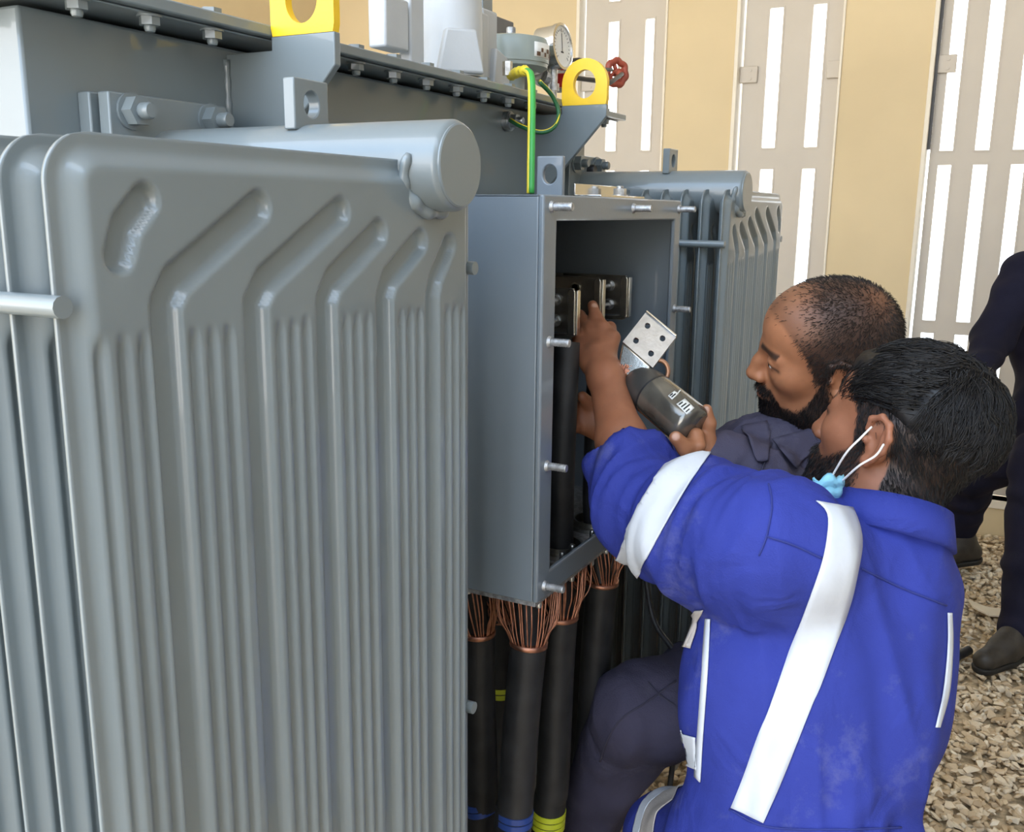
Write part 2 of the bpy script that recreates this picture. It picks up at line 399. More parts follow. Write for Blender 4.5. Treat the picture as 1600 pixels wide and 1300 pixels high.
# back wall with three slotted steel doors
WY = 5.0; DOORS = [(-2.25, -1.735), (-1.376, -.853), (-.462, .10)]; DTOP, DBOT = 3.25, .186
wb_ = MB()
xs = [-8]+[v for d in DOORS for v in d]+[5]
for i in range(0, len(xs), 2): wb_.box((xs[i], WY, -.05), (xs[i+1], WY+.18, 4.0))
for a, b in DOORS: wb_.box((a, WY, -.05), (b, WY+.18, DBOT)); wb_.box((a, WY, DTOP), (b, WY+.18, 4.0))
tag(wb_.build('wall_back', WALLM), kind='structure')
tag(MB().box((2.6, -1.2, -.05), (2.8, WY, 4.0)).build('wall_right', PALEW), kind='structure')
tag(MB().box((.45, -1.3, -.05), (2.8, -1.2, 4.0)).build('light_block_wall', PALEW), kind='structure')  # unseen wall, added to keep daylight from the right out of the box
tag(MB().box((-4.2, -1.2, -.05), (-4.0, WY, 4.0)).build('wall_left', WALLM), kind='structure')
tag(MB().box((-4.2, -.2, 4.0), (2.8, WY+.18, 4.15)).build('added_ceiling', mat('ceiling_paint', (.80, .80, .79), .9, var=.03)), kind='structure')  # unseen ceiling, added to shape the daylight entering at the open front
SL = [[(-2.088, -2.02), (-1.88, -1.822)], [(-1.229, -1.155), (-1.019, -.948)], [(-.392, -.327), (-.241, -.174), (-.084, -.023)]]
ROWS = [[(.257, .97), (1.03, 1.752), (1.85, 2.526), (2.62, 3.16)]]*2+[[(.257, .97), (1.024, 1.763), (1.821, 2.56), (2.62, 3.16)]]
for k, (a, b) in enumerate(DOORS):
    e = empty('door_%d' % (k+1), ((a+b)/2, WY+.05, DBOT), ('pale steel door with glowing vertical slots behind the dial gauge', 'pale steel door with two columns of bright slots, right of the far radiator', 'pale slotted steel door behind the dark clothed standing man')[k], 'door', kind='structure')
    f0 = .033; xsx = [a+f0]+[v for s_ in SL[k] for v in s_]+[b-.012]; zs = [DBOT+.012]+[v for s_ in ROWS[k] for v in s_]+[DTOP-.02]
    leaf = MB(); ly0, ly1 = WY+.05, WY+.085
    for i in range(len(xsx)-1):
        for j in range(len(zs)-1):
            if i % 2 == 1 and j % 2 == 1: continue
            leaf.box((xsx[i], ly0, zs[j]), (xsx[i+1], ly1, zs[j+1]))
    # build only the outer skin of the pierced leaf
    import bmesh
    lf = leaf.build('leaf', DOORM, e)
    bm = bmesh.new(); bm.from_mesh(lf.data); bmesh.ops.remove_doubles(bm, verts=bm.verts, dist=1e-5)
    seen = {}
    for f in bm.faces: seen.setdefault(tuple(round(c, 4) for c in f.calc_center_median()), []).append(f)
    bmesh.ops.delete(bm, geom=[f for l_ in seen.values() if len(l_) > 1 for f in l_], context='FACES'); bmesh.ops.recalc_face_normals(bm, faces=bm.faces); bm.to_mesh(lf.data); bm.free()
    for s0, s1 in SL[k]:
        for r0, r1 in ROWS[k]:
            fr = MB(); t = .007
            loop = lambda d_: [(s0-d_, ly0, r0-d_), (s1+d_, ly0, r0-d_), (s1+d_, ly0, r1+d_), (s0-d_, ly0, r1+d_)]
            fr.ring(loop(.004), loop(-.004), np.array([0, -.004, 0]), np.array([0, .002, 0])); fr.build('slot_rim', DOORM, e)
    fm = MB(); fm.box((a, WY-.012, DBOT-.01), (a+.02, WY+.09, DTOP)); fm.box((b-.012, WY-.012, DBOT-.01), (b, WY+.09, DTOP)); fm.box((a, WY-.012, DBOT-.04), (b, WY+.09, DBOT)); fm.build('door_frame', FRAMEM, e, bevel=.003)
    for hz in (2.212, .62):
        h_ = MB().box((a+.02, WY+.03, hz-.04), (a+.11, WY+.05, hz+.04)).build('hinge', DOORM, e, bevel=.004)
        sc = MB()
        for dz in (-.02, .02): sc.cyl((a+.075, WY+.026, hz+dz), (a+.075, WY+.032, hz+dz), .008, n=10)
        sc.build('screw', DOORM, h_)
    if k == 1: MB().box((b-.075, WY+.03, 2.175), (b-.012, WY+.05, 2.255)).build('latch', DOORM, e, bevel=.003)
    if k == 2:
        g_ = MB().box((a+.02, WY+.02, 1.83), (a+.033, WY+.049, 3.2)).build('gap_seal', BLACK, e)

# ------------------------------------------------------------------ transformer tank
XW, XC = -.93, -.855; ZC = 1.752
tank = empty('transformer_tank', (-1.3, 1.405, .15), 'large grey painted steel transformer tank with bolted cover', 'transformer')
MB().box((-1.67, .68, .15), (XW, 2.13, 1.73)).build('tank_body', PAINT, tank, bevel=.004)
MB().box((-1.745, .615, 1.7385), (XC, 2.195, ZC)).build('cover_plate', PAINT, tank, bevel=.002)
MB().box((-1.735, .63, 1.7355), (XC-.014, 2.18, 1.738)).build('rim_flange', PAINT, tank, bevel=.002)
MB().box((-1.72, .6, .0), (-.9, 2.2, .15)).build('plinth', CONC, tank)
bb = MB().bolt((0, 0, 0), (0, 0, -1), .0065, .0065, nut=.0085); hd = MB().cyl((0, 0, .0165), (0, 0, .0235), .0125, n=6)
me0 = bb.build('cover_bolt', PAINT, None, 40).data; bpy.data.objects.remove(bpy.data.objects['cover_bolt'])
me1 = hd.build('bolt_head', PAINT, None, 40).data; bpy.data.objects.remove(bpy.data.objects['bolt_head'])
def cover_bolt(x, y):
    for nm, me in (('cover_bolt', me0), ('bolt_head', me1)):
        o = bpy.data.objects.new(nm, me); COL.objects.link(o); o.parent = tank; o.location = Vector((x, y, 1.7355))-org(tank)
y = .708; n_ = 0
while y < 2.16:
    if abs(y-.98) > .03 and abs(y-1.84) > .03:
        cover_bolt(-.876, y)
    y += .0935
for x in (-1.0, -1.15, -1.3, -1.45, -1.6):
    for yy in (.645, 2.165):
        cover_bolt(x, yy)
# weld bead where the near lug meets the wall
for Yl in (.98, 1.84):
    # plate in plane Y=Yl : profile in X,Z
    th = .006; n = 40; cx, cz, hr, orad = -.806, 1.778, .0245, .049
    lower = [(-.932, 1.55), (-.86, 1.60) if Yl > 1 else (-.80, 1.655), (-.757, 1.700), (-.757, 1.738), (-.855, 1.738), (-.855, 1.722), (-.932, 1.722)]
    if Yl > 1: lower = [(-.932, 1.535), (-.885, 1.575), (-.757, 1.715), (-.757, 1.738), (-.855, 1.738), (-.855, 1.722), (-.932, 1.722)]
    pl = MB().prism([(x, Yl-th, z) for x, z in lower], (0, 2*th, 0)).build('lifting_lug', PAINT, tank, bevel=.0015)
    out = []; inn = []
    for k in range(n):
        a = 2*math.pi*(k+.5)/n; ca, sa = math.cos(a), math.sin(a)
        if sa >= 0: p = (cx+.049*ca, cz+.049*sa) if Yl > 1 else (cx+.049*max(-1, min(1, ca*1.25)), cz+.055*max(-1, min(1, sa*1.15)))
        else:
            t = min(.049/max(abs(ca), 1e-6), .040/max(abs(sa), 1e-6)); p = (cx+t*ca, cz+t*sa)
        out.append((p[0], Yl, p[1])); inn.append((cx+hr*ca, Yl, cz+(hr*1.12)*sa))
    ey = MB().ring(out, inn, np.array([0, -th, 0]), np.array([0, th, 0])).build('yellow_eye', YELLOW, pl, smooth=35); tag(ey, 'yellow painted lifting eye')
wd = MB().tube([(XW+.001, .972, z) for z in np.linspace(1.60, 1.715, 14)], [.0045+.0012*math.sin(i*2.1) for i in range(14)], 8); wd.build('weld_bead', PAINT, tank, True)
# earth stud on the tank wall
es = MB(); es.cyl((XW, 1.734, 1.702), (XW+.012, 1.734, 1.702), .019, n=24); es.bolt((XW+.012, 1.734, 1.702), (1, 0, 0), .008, .012); es.build('earth_stud', STEEL, tank, 40)
bl = MB(); bl.bolt((XW, 2.06, 1.62), (1, 0, 0), .014, .03); bl.build('black_bolt', BLACK, tank, 40)

# ------------------------------------------------------------------ radiators
PW, PZT, PZB = .523, 1.577, .24
def panel_mesh():
    flutes = [[(.081, .2), (.081, 1.462), (.092, 1.478), (.180, 1.530)], [(.172, .2), (.172, 1.455), (.186, 1.473), (.283, 1.527)], [(.260, .2), (.260, 1.450), (.272, 1.468), (.340, 1.508)],
              [(.348, .2), (.348, 1.447), (.358, 1.465), (.410, 1.498)], [(.432, .2), (.432, 1.442), (.439, 1.460), (.466, 1.493)], [(.044, 1.497), (.052, 1.517), (.069, 1.534)]]
    FW = [.0145, .0145, .0145, .0145, .0135, .013]
    us = np.linspace(0, 1, 232); zt = np.linspace(PZT, 1.40, 78); zs = np.r_[zt, np.linspace(1.40, .30, 45)[1:], np.linspace(.30, PZB, 14)[1:]]
    r = .034; U = np.zeros((len(zs), len(us))); Z = np.repeat(zs[:, None], len(us), 1)
    for i, z in enumerate(zs):
        c = 0
        for e in (PZT-z, z-PZB):
            if e < r: c = r-math.sqrt(max(0, r*r-(r-e)**2))
        U[i] = c+(PW-2*c)*us
    def sstep(a, b, x): t = np.clip((x-a)/(b-a), 0, 1); return t*t*(3-2*t)
    qx = np.abs(U-PW/2)-(PW/2-r); qz = np.abs(Z-(PZT+PZB)/2)-((PZT-PZB)/2-r)
    e = -(np.hypot(np.maximum(qx, 0), np.maximum(qz, 0))+np.minimum(np.maximum(qx, qz), 0)-r)
    h = .0015+.0105*sstep(.008, .024, e)
    G = np.zeros_like(h)
    for path, wv in zip(flutes, FW):
        d = np.full_like(h, 9)
        for (a0, b0), (a1, b1) in zip(path[:-1], path[1:]):
            du, dz = a1-a0, b1-b0; t = np.clip(((U-a0)*du+(Z-b0)*dz)/(du*du+dz*dz), 0, 1); d = np.minimum(d, np.hypot(U-a0-t*du, Z-b0-t*dz))
        G = np.maximum(G, .0090*(1-sstep(wv-.0055, wv+.0, d)))
    ribs = [.027, .046-.003, .061-.002] if False else [.024, .042, .059]
    for k in range(4): ribs += [.081+.088*k+.0300+.0165*j for j in range(3)] if k else [.106, .1235, .141]
    ribs += [.462, .478, .494]
    for u in ribs:
        top = 1.447-.035*(u-.1); G = np.maximum(G, .0055*(1-sstep(.0010, .0060, np.abs(U-u)))*sstep(0, .022, top-Z))
    h = np.maximum(h-G*sstep(.004, .02, e), .0015)
    nz, nu = h.shape; V = np.concatenate([np.stack([h, U, Z], -1).reshape(-1, 3), np.stack([-h, U, Z], -1).reshape(-1, 3)])
    i, j = np.meshgrid(np.arange(nz-1), np.arange(nu-1), indexing='ij'); a = (i*nu+j).ravel(); q = np.stack([a, a+nu, a+nu+1, a+1], 1); N0 = nz*nu
    loop = np.r_[np.arange(nu), np.arange(1, nz)*nu+nu-1, (nz-1)*nu+np.arange(nu-2, -1, -1), np.arange(nz-2, 0, -1)*nu]
    l2 = np.roll(loop, -1); side = np.stack([loop, l2, l2+N0, loop+N0], 1)
    return V, np.concatenate([q, q[:, ::-1]+N0, side])
PV, PQ = panel_mesh()
pan0 = npmesh('panel', PV, PQ, PAINT); pan_me = pan0.data; bpy.data.objects.remove(pan0)
def radiator(mir, y0, capx, label):
    """mir=1: u grows with Y from y0; mir=-1: u falls with Y from y0"""
    e = empty('radiator', (-.7, y0+mir*.26, .24), label, 'radiator', 'finned radiators on the tank wall')
    yy = lambda u: y0+mir*u
    oe = org(e)
    for k in range(8):
        o = bpy.data.objects.new('panel', pan_me); COL.objects.link(o); o.parent = e; o.location = Vector((-.545-.044*k, y0, 0))-oe; o.scale = (1, mir, 1)
    ty, tz = yy(.432), 1.5725; R_ = .0445
    for zz, nm in ((tz, 'top_header_tube'), (.32, 'bottom_header_tube')):
        t = MB(); t.lathe((0, ty, zz), (1, 0, 0), [(R_, -.89), (R_, capx-.006), (R_-.002, capx-.002), (R_-.005, capx)], 48)
        to = t.build(nm, PAINT, e, 30)
        MB().lathe((0, ty, zz), (1, 0, 0), [(R_-.004, capx-.004), (R_-.004, capx+.001), (R_-.0055, capx+.002)], 48).build('end_cap', PAINT, to, 30)
        bd = MB()   # weld bead round the tube on the first panel
        pth = []; rr = []
        for k in range(41):
            a = math.pi*(.93+1.14*k/40); pth.append((-.533+.005*math.sin(3*a), ty+(R_+.002)*math.cos(a), zz+(R_+.002)*math.sin(a))); rr.append((.0075+.002*math.sin(5*a)+.0015*math.sin(13*a))*min(1, .25+k/5, .25+(40-k)/5))
        bd.tube(pth, rr, 8); bd.build('weld_bead', PAINT, to, True)
        if nm[0] == 't':
            X0 = -.690; hy, hz, zc = .028, .026, tz+R_+.0195
            rl, ra = rect_loop(hy, hz); out = [(X0, ty+u, zc+v) for u, v in rl]; inn = [(X0, ty+.0125*math.cos(a), zc+.001+.0135*math.sin(a)) for a in ra]
            MB().ring(out, inn, np.array([-.0075, 0, 0]), np.array([.0075, 0, 0])).build('lifting_lug', PAINT, to, bevel=.0015)
        for xa, xb, hw in ((-.905, -.888, .088), (-.93, -.911, .094)):
            fl = MB().box((xa, ty-hw, zz-.082), (xb, ty+hw, zz+.079)).build('flange_plate', PAINT, e, bevel=.002)
        for sy in (-1, 1):
            for sz in (-1, 1):
                b_ = MB().bolt((-.888, ty+sy*.059, zz+sz*.060), (1, 0, 0), .0095, .014, nut=.015); b_.build('flange_bolt', PAINT, e, 40)
    for zz in (1.4665, .93, .45):
        for u in (-.001, PW+.001):
            MB().tube([(-.535, yy(u), zz), (-.862, yy(u), zz)], .0075, 12).build('spacer_rod', PAINT, e, 40)
    return e
radiator(1, .405, -.50, 'near grey radiator with fluted panels filling the left of the picture')
radiator(-1, 2.473, -.52, 'far grey radiator beyond the open cable box')

# ------------------------------------------------------------------ cable box
BY0, BY1, BZ0, BZ1, BX = 1.112, 1.667, .997, 1.55, -.54
box = empty('cable_box', (-.73, 1.39, BZ0), 'open grey steel cable box bolted between the two radiators', 'box')
T = .004
MB().box((-.93, BY0, BZ0), (BX-.008, BY0+T, BZ1)).build('side_panel', PAINT_BOX, box, bevel=.0015)
MB().box((-.93, BY1-T, BZ0), (BX-.008, BY1, BZ1)).build('side_panel', PAINT_BOX, box, bevel=.0015)
MB().box((-.93, BY0, BZ1-T), (BX-.008, BY1, BZ1)).build('top_panel', PAINT_BOX, box, bevel=.0015)
MB().box((-.93, BY0+T, BZ0+.003), (-.86, BY1-T, BZ1-T)).build('back_board', BACKM, box)  # back of the box in one even charcoal, darker than its side panels
def rect(a, b, c, d): return [(BX, a, c), (BX, b, c), (BX, b, d), (BX, a, d)]
MB().ring(rect(BY0, BY1, BZ0, BZ1), rect(BY0+.04, BY1-.03, BZ0+.036, BZ1-.033), np.array([-.008, 0, 0]), np.array([0, 0, 0])).build('front_frame', PAINT_BOX, box, bevel=.0025)
for yy in (BY0+.02, 1.43, BY1+.004): pass
studs = [(1.134, 1.535), (1.430, 1.535), (1.655, 1.535), (1.134, 1.36), (1.655, 1.36), (1.134, 1.19), (1.655, 1.19), (1.134, 1.016), (1.40, 1.016), (1.655, 1.016)]
for yy, zz in studs:
    s_ = MB(); s_.cyl((BX-.001, yy, zz), (BX+.004, yy, zz), .0085, .0065, 14)
    k = 14; s_.tube([(BX+.004+.026*i/k, yy, zz) for i in range(k+1)], [.0056 if i % 2 else .0050 for i in range(k+1)], 12); s_.build('stud', STUDM, box, 40)
# gland plate and floor hardware
gp = MB().box((-.93, BY0+.002, BZ0-.007), (BX-.004, BY1-.002, BZ0+.002)).build('gland_plate', STUDM, box, bevel=.001)
GL = [(-.600, 1.20), (-.600, 1.315), (-.600, 1.455), (-.715, 1.195), (-.79, 1.32), (-.73, 1.46)]
for gx, gy in GL:
    MB().lathe((gx, gy, BZ0), (0, 0, 1), [(.046, .002), (.046, .008), (.036, .008), (.036, .016), (.033, .016), (.033, .0)], 28).build('gland_ring', CONC if False else DARKBAR, box, 40)
    for a in range(4):
        t = math.pi/4+a*math.pi/2; px, py = gx+.055*math.cos(t), gy+.055*math.sin(t)
        if BX-.012 < px: px = BX-.014
        b_ = MB().bolt((px, py, BZ0+.002), (0, 0, 1), .0048, .02); b_.bolt((px, py, BZ0-.007), (0, 0, -1), .0048, .012); b_.build('gland_bolt', STEEL, box, 40)
# upright lug and bright bracket on top
lY = 1.30; rl, ra = rect_loop(.021, .029); out = [(-.621+u, lY, 1.579+v) for u, v in rl]; inn = [(-.621+.0115*math.cos(a), lY, 1.582+.0135*math.sin(a)) for a in ra]
MB().ring(out, inn, np.array([0, -.005, 0]), np.array([0, .005, 0])).build('lifting_lug', PAINT_BOX, box, bevel=.002)
br = MB(); br.box((-.60, 1.335, BZ1), (-.555, 1.52, BZ1+.004)); br.box((-.60, 1.335, BZ1), (-.597, 1.52, BZ1+.02)); br.build('bracket', CHROME, box, bevel=.001)
bb_ = MB().bolt((-.575, 1.46, BZ1+.004), (0, 0, 1), .006, .004); bb_.build('bracket_bolt', STEEL, box, 40)
# ------------------------------------------------------------------ terminals inside the box
def terminal(y, x, z, label, holed=False):
    e = empty('busbar_terminal', (x, y, z), label, 'terminal', 'busbar terminals in the box')
    MB().box((x-.11, y, z-.034), (x+.012, y+.006, z+.036)).build('flag_plate', DARKBAR, e, bevel=.001)
    # folded bright edge: a U channel standing on the front edge
    prof = []
    for k in range(9): a = math.pi*k/8; prof.append((x+.014+.006*(1-math.cos(a))/1.0-.006+.006, 0, z+.036+.006*math.sin(a)))
    MB().prism([(x+.008, y-.012, z-.036), (x+.020, y-.012, z-.036)]+[(x+.014+.006*math.cos(a), y-.012, z+.030+.006*math.sin(a)) for a in np.linspace(0, math.pi, 9)], (0, .004, 0)).build('folded_edge', TIN, e, bevel=.0008)
    MB().prism([(x+.012, y-.010, z-.042), (x+.024, y-.010, z-.036), (x+.024, y-.010, z+.034), (x+.0205, y-.010, z+.034), (x+.0205, y-.010, z-.033), (x-.06, y-.010, z-.039), (x-.06, y-.010, z-.042)], (0, .012, 0)).build('bent_strap', TIN, e, bevel=.0008)
    if holed:
        MB().lathe((x-.03, y-.001, z+.018), (0, -1, 0), [(.009, 0), (.009, .003), (.006, .003), (.006, 0)], 20).build('bright_bush', TIN, e, 40)
        MB().lathe((x-.03, y-.001, z-.012), (0, -1, 0), [(.009, 0), (.009, .003), (.006, .003), (.006, 0)], 20).build('bright_bush', TIN, e, 40)
    else:
        for dz in (.017, -.016):
            b_ = MB().bolt((x-.018, y, z+dz), (0, -1, 0), .0048, .018); b_.build('bolt', STEEL, e, 40)
terminal(1.375, -.626, 1.375, 'nearest busbar terminal with two bolts and a bright folded edge')
terminal(1.49, -.631, 1.385, 'middle busbar terminal with open holes beside the reaching hand', True)
terminal(1.60, -.626, 1.383, 'farthest busbar terminal with two bolts under the box opening top')
bb0 = MB().box((-.80, 1.2, 1.40), (-.70, 1.655, 1.415)).build('busbar', DARKBAR, loc=(-.75, 1.43, 1.4)); 
bb0.data.transform(Matrix.Translation((.75, -1.43, -1.4))) if False else None
tag(bb0, 'dark flat busbar running across the inside of the cable box', 'busbar')

# ------------------------------------------------------------------ power cables under the box
def ring_pts(c, r, n, ph=0): return [(c[0]+r*math.cos(2*math.pi*k/n+ph), c[1]+r*math.sin(2*math.pi*k/n+ph)) for k in range(n)]
def cable(top, low, zend, gx, gy, label, band=None, r=.0275, corez=1.33, tape2=None):
    """top/low: two points on the cable axis (3D); the sheath ends at top, armour wires fan up to the gland plate"""
    top = np.asarray(top); low = np.asarray(low); d = nrm(low-top); end = top+d*((top[2]-zend)/-d[2])
    e = empty('power_cable', end, label, 'cable', 'black power cables below the box')
    P = bez([top, top+d*.1, top+d*.3+np.array([.004, 0, 0]), low, end], 6)
    MB().tube(P, r, 24).build('sheath', SHEATH, e, 40)
    MB().lathe(top, -d, [(r-.001, -.004), (r+.0012, -.003), (r+.0012, .004), (r-.004, .004)], 24).build('sheath_lip', COPPER, e, True)
    wr = MB(); N_ = 36; g = np.array([gx, gy, BZ0-.008])
    for k in range(N_):
        a = 2*math.pi*k/N_; a += random.uniform(-.12, .12); j = random.uniform(-.005, .005); ca, sa = math.cos(a), math.sin(a)
        p0 = top+np.array([(r-.003)*ca, (r-.003)*sa, -.002]); R2 = .047+j
        p3 = g+np.array([R2*ca, R2*sa, 0]); mid = (p0+p3)/2+np.array([ca, sa, 0])*(.006+j)
        wr.tube(bez([p0, p0*.75+p3*.25+np.array([ca, sa, 0])*.003, mid, p3], 4), .0013, 5)
    w_ = wr.build('armour_wires', COPPER, e, True); w_['kind'] = 'stuff'
    MB().tube(bez([top+d*.01, top*.5+g*.5, g+np.array([0, 0, .05]), np.array([gx, gy, 1.15]), np.array([gx-.01, gy+.03, corez])], 6), .021, 18).build('insulated_core', SHEATH, e, 40)
    if band is not None:
        c, z0, mt, nm = band; t = (top[2]-z0)/-d[2]
        # find the axis point at z0
        Q = min(P, key=lambda p: abs(p[2]-z0)); i = [id(q) for q in P].index(id(Q)); dd = nrm(P[min(i+1, len(P)-1)]-P[max(0, i-1)]); Q = Q+dd*((Q[2]-z0)/-dd[2])
        for j in range(c): MB().lathe(Q+dd*(.0115*j), dd, [(r-.001, -.005), (r+.0015, -.0045), (r+.0015, .0045), (r-.001, .005)], 24).build(nm, mt, e, 40)
    return e
def pz(px, py, X): return pt(px, py, X=X)
cable(pz(747, 988, -.68), pz(751, 1300, -.68), 0, -.70, 1.195, 'black power cable half hidden behind the near radiator edge, blue band', (2, pz(750, 1262, -.68)[2], BLUETAPE, 'tape_band'), r=.026)
cable(pz(826, 1005, -.585), pz(799, 1290, -.60), 0, -.600, 1.20, 'thick black power cable with widest copper wire fan and blue tape', (2, pz(800, 1268, -.60)[2], BLUETAPE, 'tape_band'))
cable(pz(876, 962, -.585), pz(856, 1290, -.60), 0, -.600, 1.315, 'black power cable with bright yellow tape rings near picture bottom', (3, pz(857, 1266, -.60)[2], YTAPE, 'tape_band'))
cable(pz(941, 908, -.58), pz(906, 1290, -.62), 0, -.600, 1.455, 'rightmost black power cable beside the dark trouser knee')
cable(pz(783, 965, -.77), pz(778, 1250, -.77), 0, -.79, 1.32, 'black power cable in the rear row with dull yellow tape', (2, pz(780, 1072, -.77)[2], YTAPE, 'tape_band'), corez=1.2)
cable(pz(915, 925, -.70), pz(895, 1250, -.72), 0, -.73, 1.46, 'rear black power cable behind the yellow taped cable', corez=1.2)
th = MB().tube(bez([(-.60, 1.62, .99), (-.56, 1.60, .90), (-.52, 1.56, .80), (-.46, 1.53, .74), (-.45, 1.5, .6), (-.5, 1.5, .0)], 8), .005, 8).build('thin_wire', SHEATH, None, True); tag(th, 'thin black wire curving down in front of the far radiator', 'wire')

# ------------------------------------------------------------------ held cable end with lug
A = pt(1009, 607, 1.452); B = pt(1084, 669, 1.385)
ax = nrm(B-A); le = empty('cable_end', tuple((A+B)/2), 'cable end in clear shiny sleeve with tinned four-hole lug, held in a hand', 'cable lug')
L0 = np.linalg.norm(B-A); r = .034
MB().lathe(A, ax, [(.001, L0+.0), (r*.80, L0), (r*.95, L0-.004), (r, L0-.012), (r, .022), (r*.985, .018)][::-1], 36).build('sleeve', mat('clear_wrap', (.14, .13, .11), .16, .45, var=.35, vscale=18, bump=.15, bscale=35, coat=.8), le, 40)
MB().lathe(A, ax, [(r*.985, .018), (r*.985, .004), (r*.93, -.006), (r*.82, -.018), (r*.60, -.028), (.014, -.032)], 36).build('neck', mat('grey_boot', (.07, .068, .065), .3, .3, var=.2, coat=.4), le, 40)
MB().lathe(A, ax, [(r*1.0, .0165), (r*1.006, .018), (r*1.0, .0195)], 36).build('seam', BLACK, le, 40)
# lug palm, four holes: corners from the photo
c0, c1, c2, c3 = pt(1009, 488, 1.49), pt(1056, 527, 1.46), pt(1017, 573, 1.44), pt(973, 534, 1.47)
eu = c1-c0; ev = c3-c0; nn = nrm(np.cross(eu, ev)); nn = nn if nn@CM[2] > 0 else -nn
pm = MB()
for i in (0, 1):
    for j in (0, 1):
        o0 = c0+eu*(.5*i)+ev*(.5*j); cc = o0+eu*.25+ev*.25; a_, b_ = nrm(eu), nrm(ev); rl, ra = rect_loop(1, 1)
        out = [cc+eu*.25*u+ev*.25*v for u, v in rl]; inn = [cc+a_*.0050*math.cos(a)+b_*.0050*math.sin(a) for a in ra]
        pm.ring(out, inn, nn*0, nn*.004)
palm = pm.build('lug_palm', mat('tin_plate', (.62, .62, .63), .3, 1, var=.1, vscale=60, bump=.15), le)
rim = MB().obox((c0+c1)/2+nn*.001-ev*.02, eu/2, nrm(ev)*.0018, nn*.0042).build('palm_edge', TIN, le, bevel=.0008)
MB().prism([c3, c2, pt(1006, 590, 1.447), pt(982, 592, 1.452), pt(966, 568, 1.462)], nn*.013).build('lug_barrel', TIN, le, bevel=.003)
q = MB()
for k in range(26): p_ = pt(975+random.uniform(-6, 12), 572+random.uniform(-3, 10), 1.455); q.tube([p_, p_+cv(-.2, .6, .4)*.012], .0012, 5)
q = q.build('strand_ends', COPPER, le, True); q['kind'] = 'stuff'
pth = [pt(1030+14*math.cos(a), 580+17*math.sin(a), 1.452) for a in np.linspace(-1.9, 1.5, 14)]
MB().tube(pth, .0035, 8).build('copper_band', mat('brown_copper', (.42, .22, .13), .4, .7), le, True)
STK = mat('sticker', (.80, .80, .76), .5, var=.02); HELD = le
for k in range(2):
    a_ = pt(1053+12*k, 612+12*k, 1.392); MB().tube([a_, a_+cv(.3, .4, 0)*.006, a_+cv(.7, -.2, 0)*.010], .0009, 5).build('tie_tail', STK, le, True)

# ------------------------------------------------------------------ fittings on the tank cover
def Yz(px, py, X): p = pt(px, py, X=X); return p[1], p[2]
XB = -.985
def py_(px, X=XB): return pt(px, 60, X=X)[1]
cy = py_(704); hb = empty('bushing_cover', (XB, cy, ZC), 'light grey moulded bushing cover standing on the tank cover', 'bushing')
MB().lathe((XB, cy, ZC+.020), (0, 0, 1), [(.063, 0), (.063, .008), (.061, .012), (.0585, .13), (.056, .165), (.050, .170)], 40).build('housing', LGREY, hb, 40)
MB().lathe((XB, cy, ZC), (0, 0, 1), [(.058, 0), (.058, .020)], 32).build('flange_ring', mat('raw_steel', (.34, .29, .22), .45, .7, var=.2), hb, 40)
fd = nrm(np.array([.75, -.66, 0])); fs = np.array([.66, .75, 0]); b0 = np.array([XB, cy, ZC])+fd*.050
MB().prism([b0-fs*.046+np.array([0, 0, .022]), b0+fs*.046+np.array([0, 0, .022]), b0+fs*.030+np.array([0, 0, .098]), b0-fs*.030+np.array([0, 0, .098])], fd*.018).build('front_rib', LGREY, hb, bevel=.005)
yb = py_(643); MB().box((XB-.013, yb-.022, ZC+.020), (XB+.013, yb+.022, ZC+.155)).build('side_flange', LGREY, hb, bevel=.004)
yb = py_(612); MB().box((XB-.020, yb-.040, ZC+.042), (XB+.016, yb+.030, ZC+.125)).build('side_box', LGREY, hb, bevel=.004)
yb = py_(762); MB().box((XB-.008, yb-.030, ZC+.012), (XB+.006, yb+.030, ZC+.165)).build('side_fin', LGREY, hb, bevel=.004)
yb = py_(757); MB().box((XB+.004, yb-.050, ZC+.012), (XB+.022, yb-.020, ZC+.150)).build('side_fin', LGREY, hb, bevel=.005)
yb = py_(775); MB().prism([(XB, yb-.04, ZC+.01), (XB, yb+.035, ZC+.01), (XB, yb+.02, ZC+.082), (XB, yb-.03, ZC+.095)], (.018, 0, 0)).build('side_rib', LGREY, hb, bevel=.004)
ya, yb = py_(770, -1.2), py_(803, -1.2)
cbx = MB().box((-1.26, ya, ZC), (-1.2, yb, ZC+.245)).build('relay_box', DGREY, loc=(-1.22, (ya+yb)/2, ZC), bevel=.004); tag(cbx, 'dark grey flat box behind the light grey bushing cover', 'box')
ya, yb = py_(748, -1.13), py_(764, -1.13)
plt = MB().box((-1.14, ya, ZC), (-1.12, yb, ZC+.29)).build('upright_plate', PAINT, loc=(-1.13, (ya+yb)/2, ZC), bevel=.003); tag(plt, 'grey upright plate between bushing cover and dark box', 'plate')
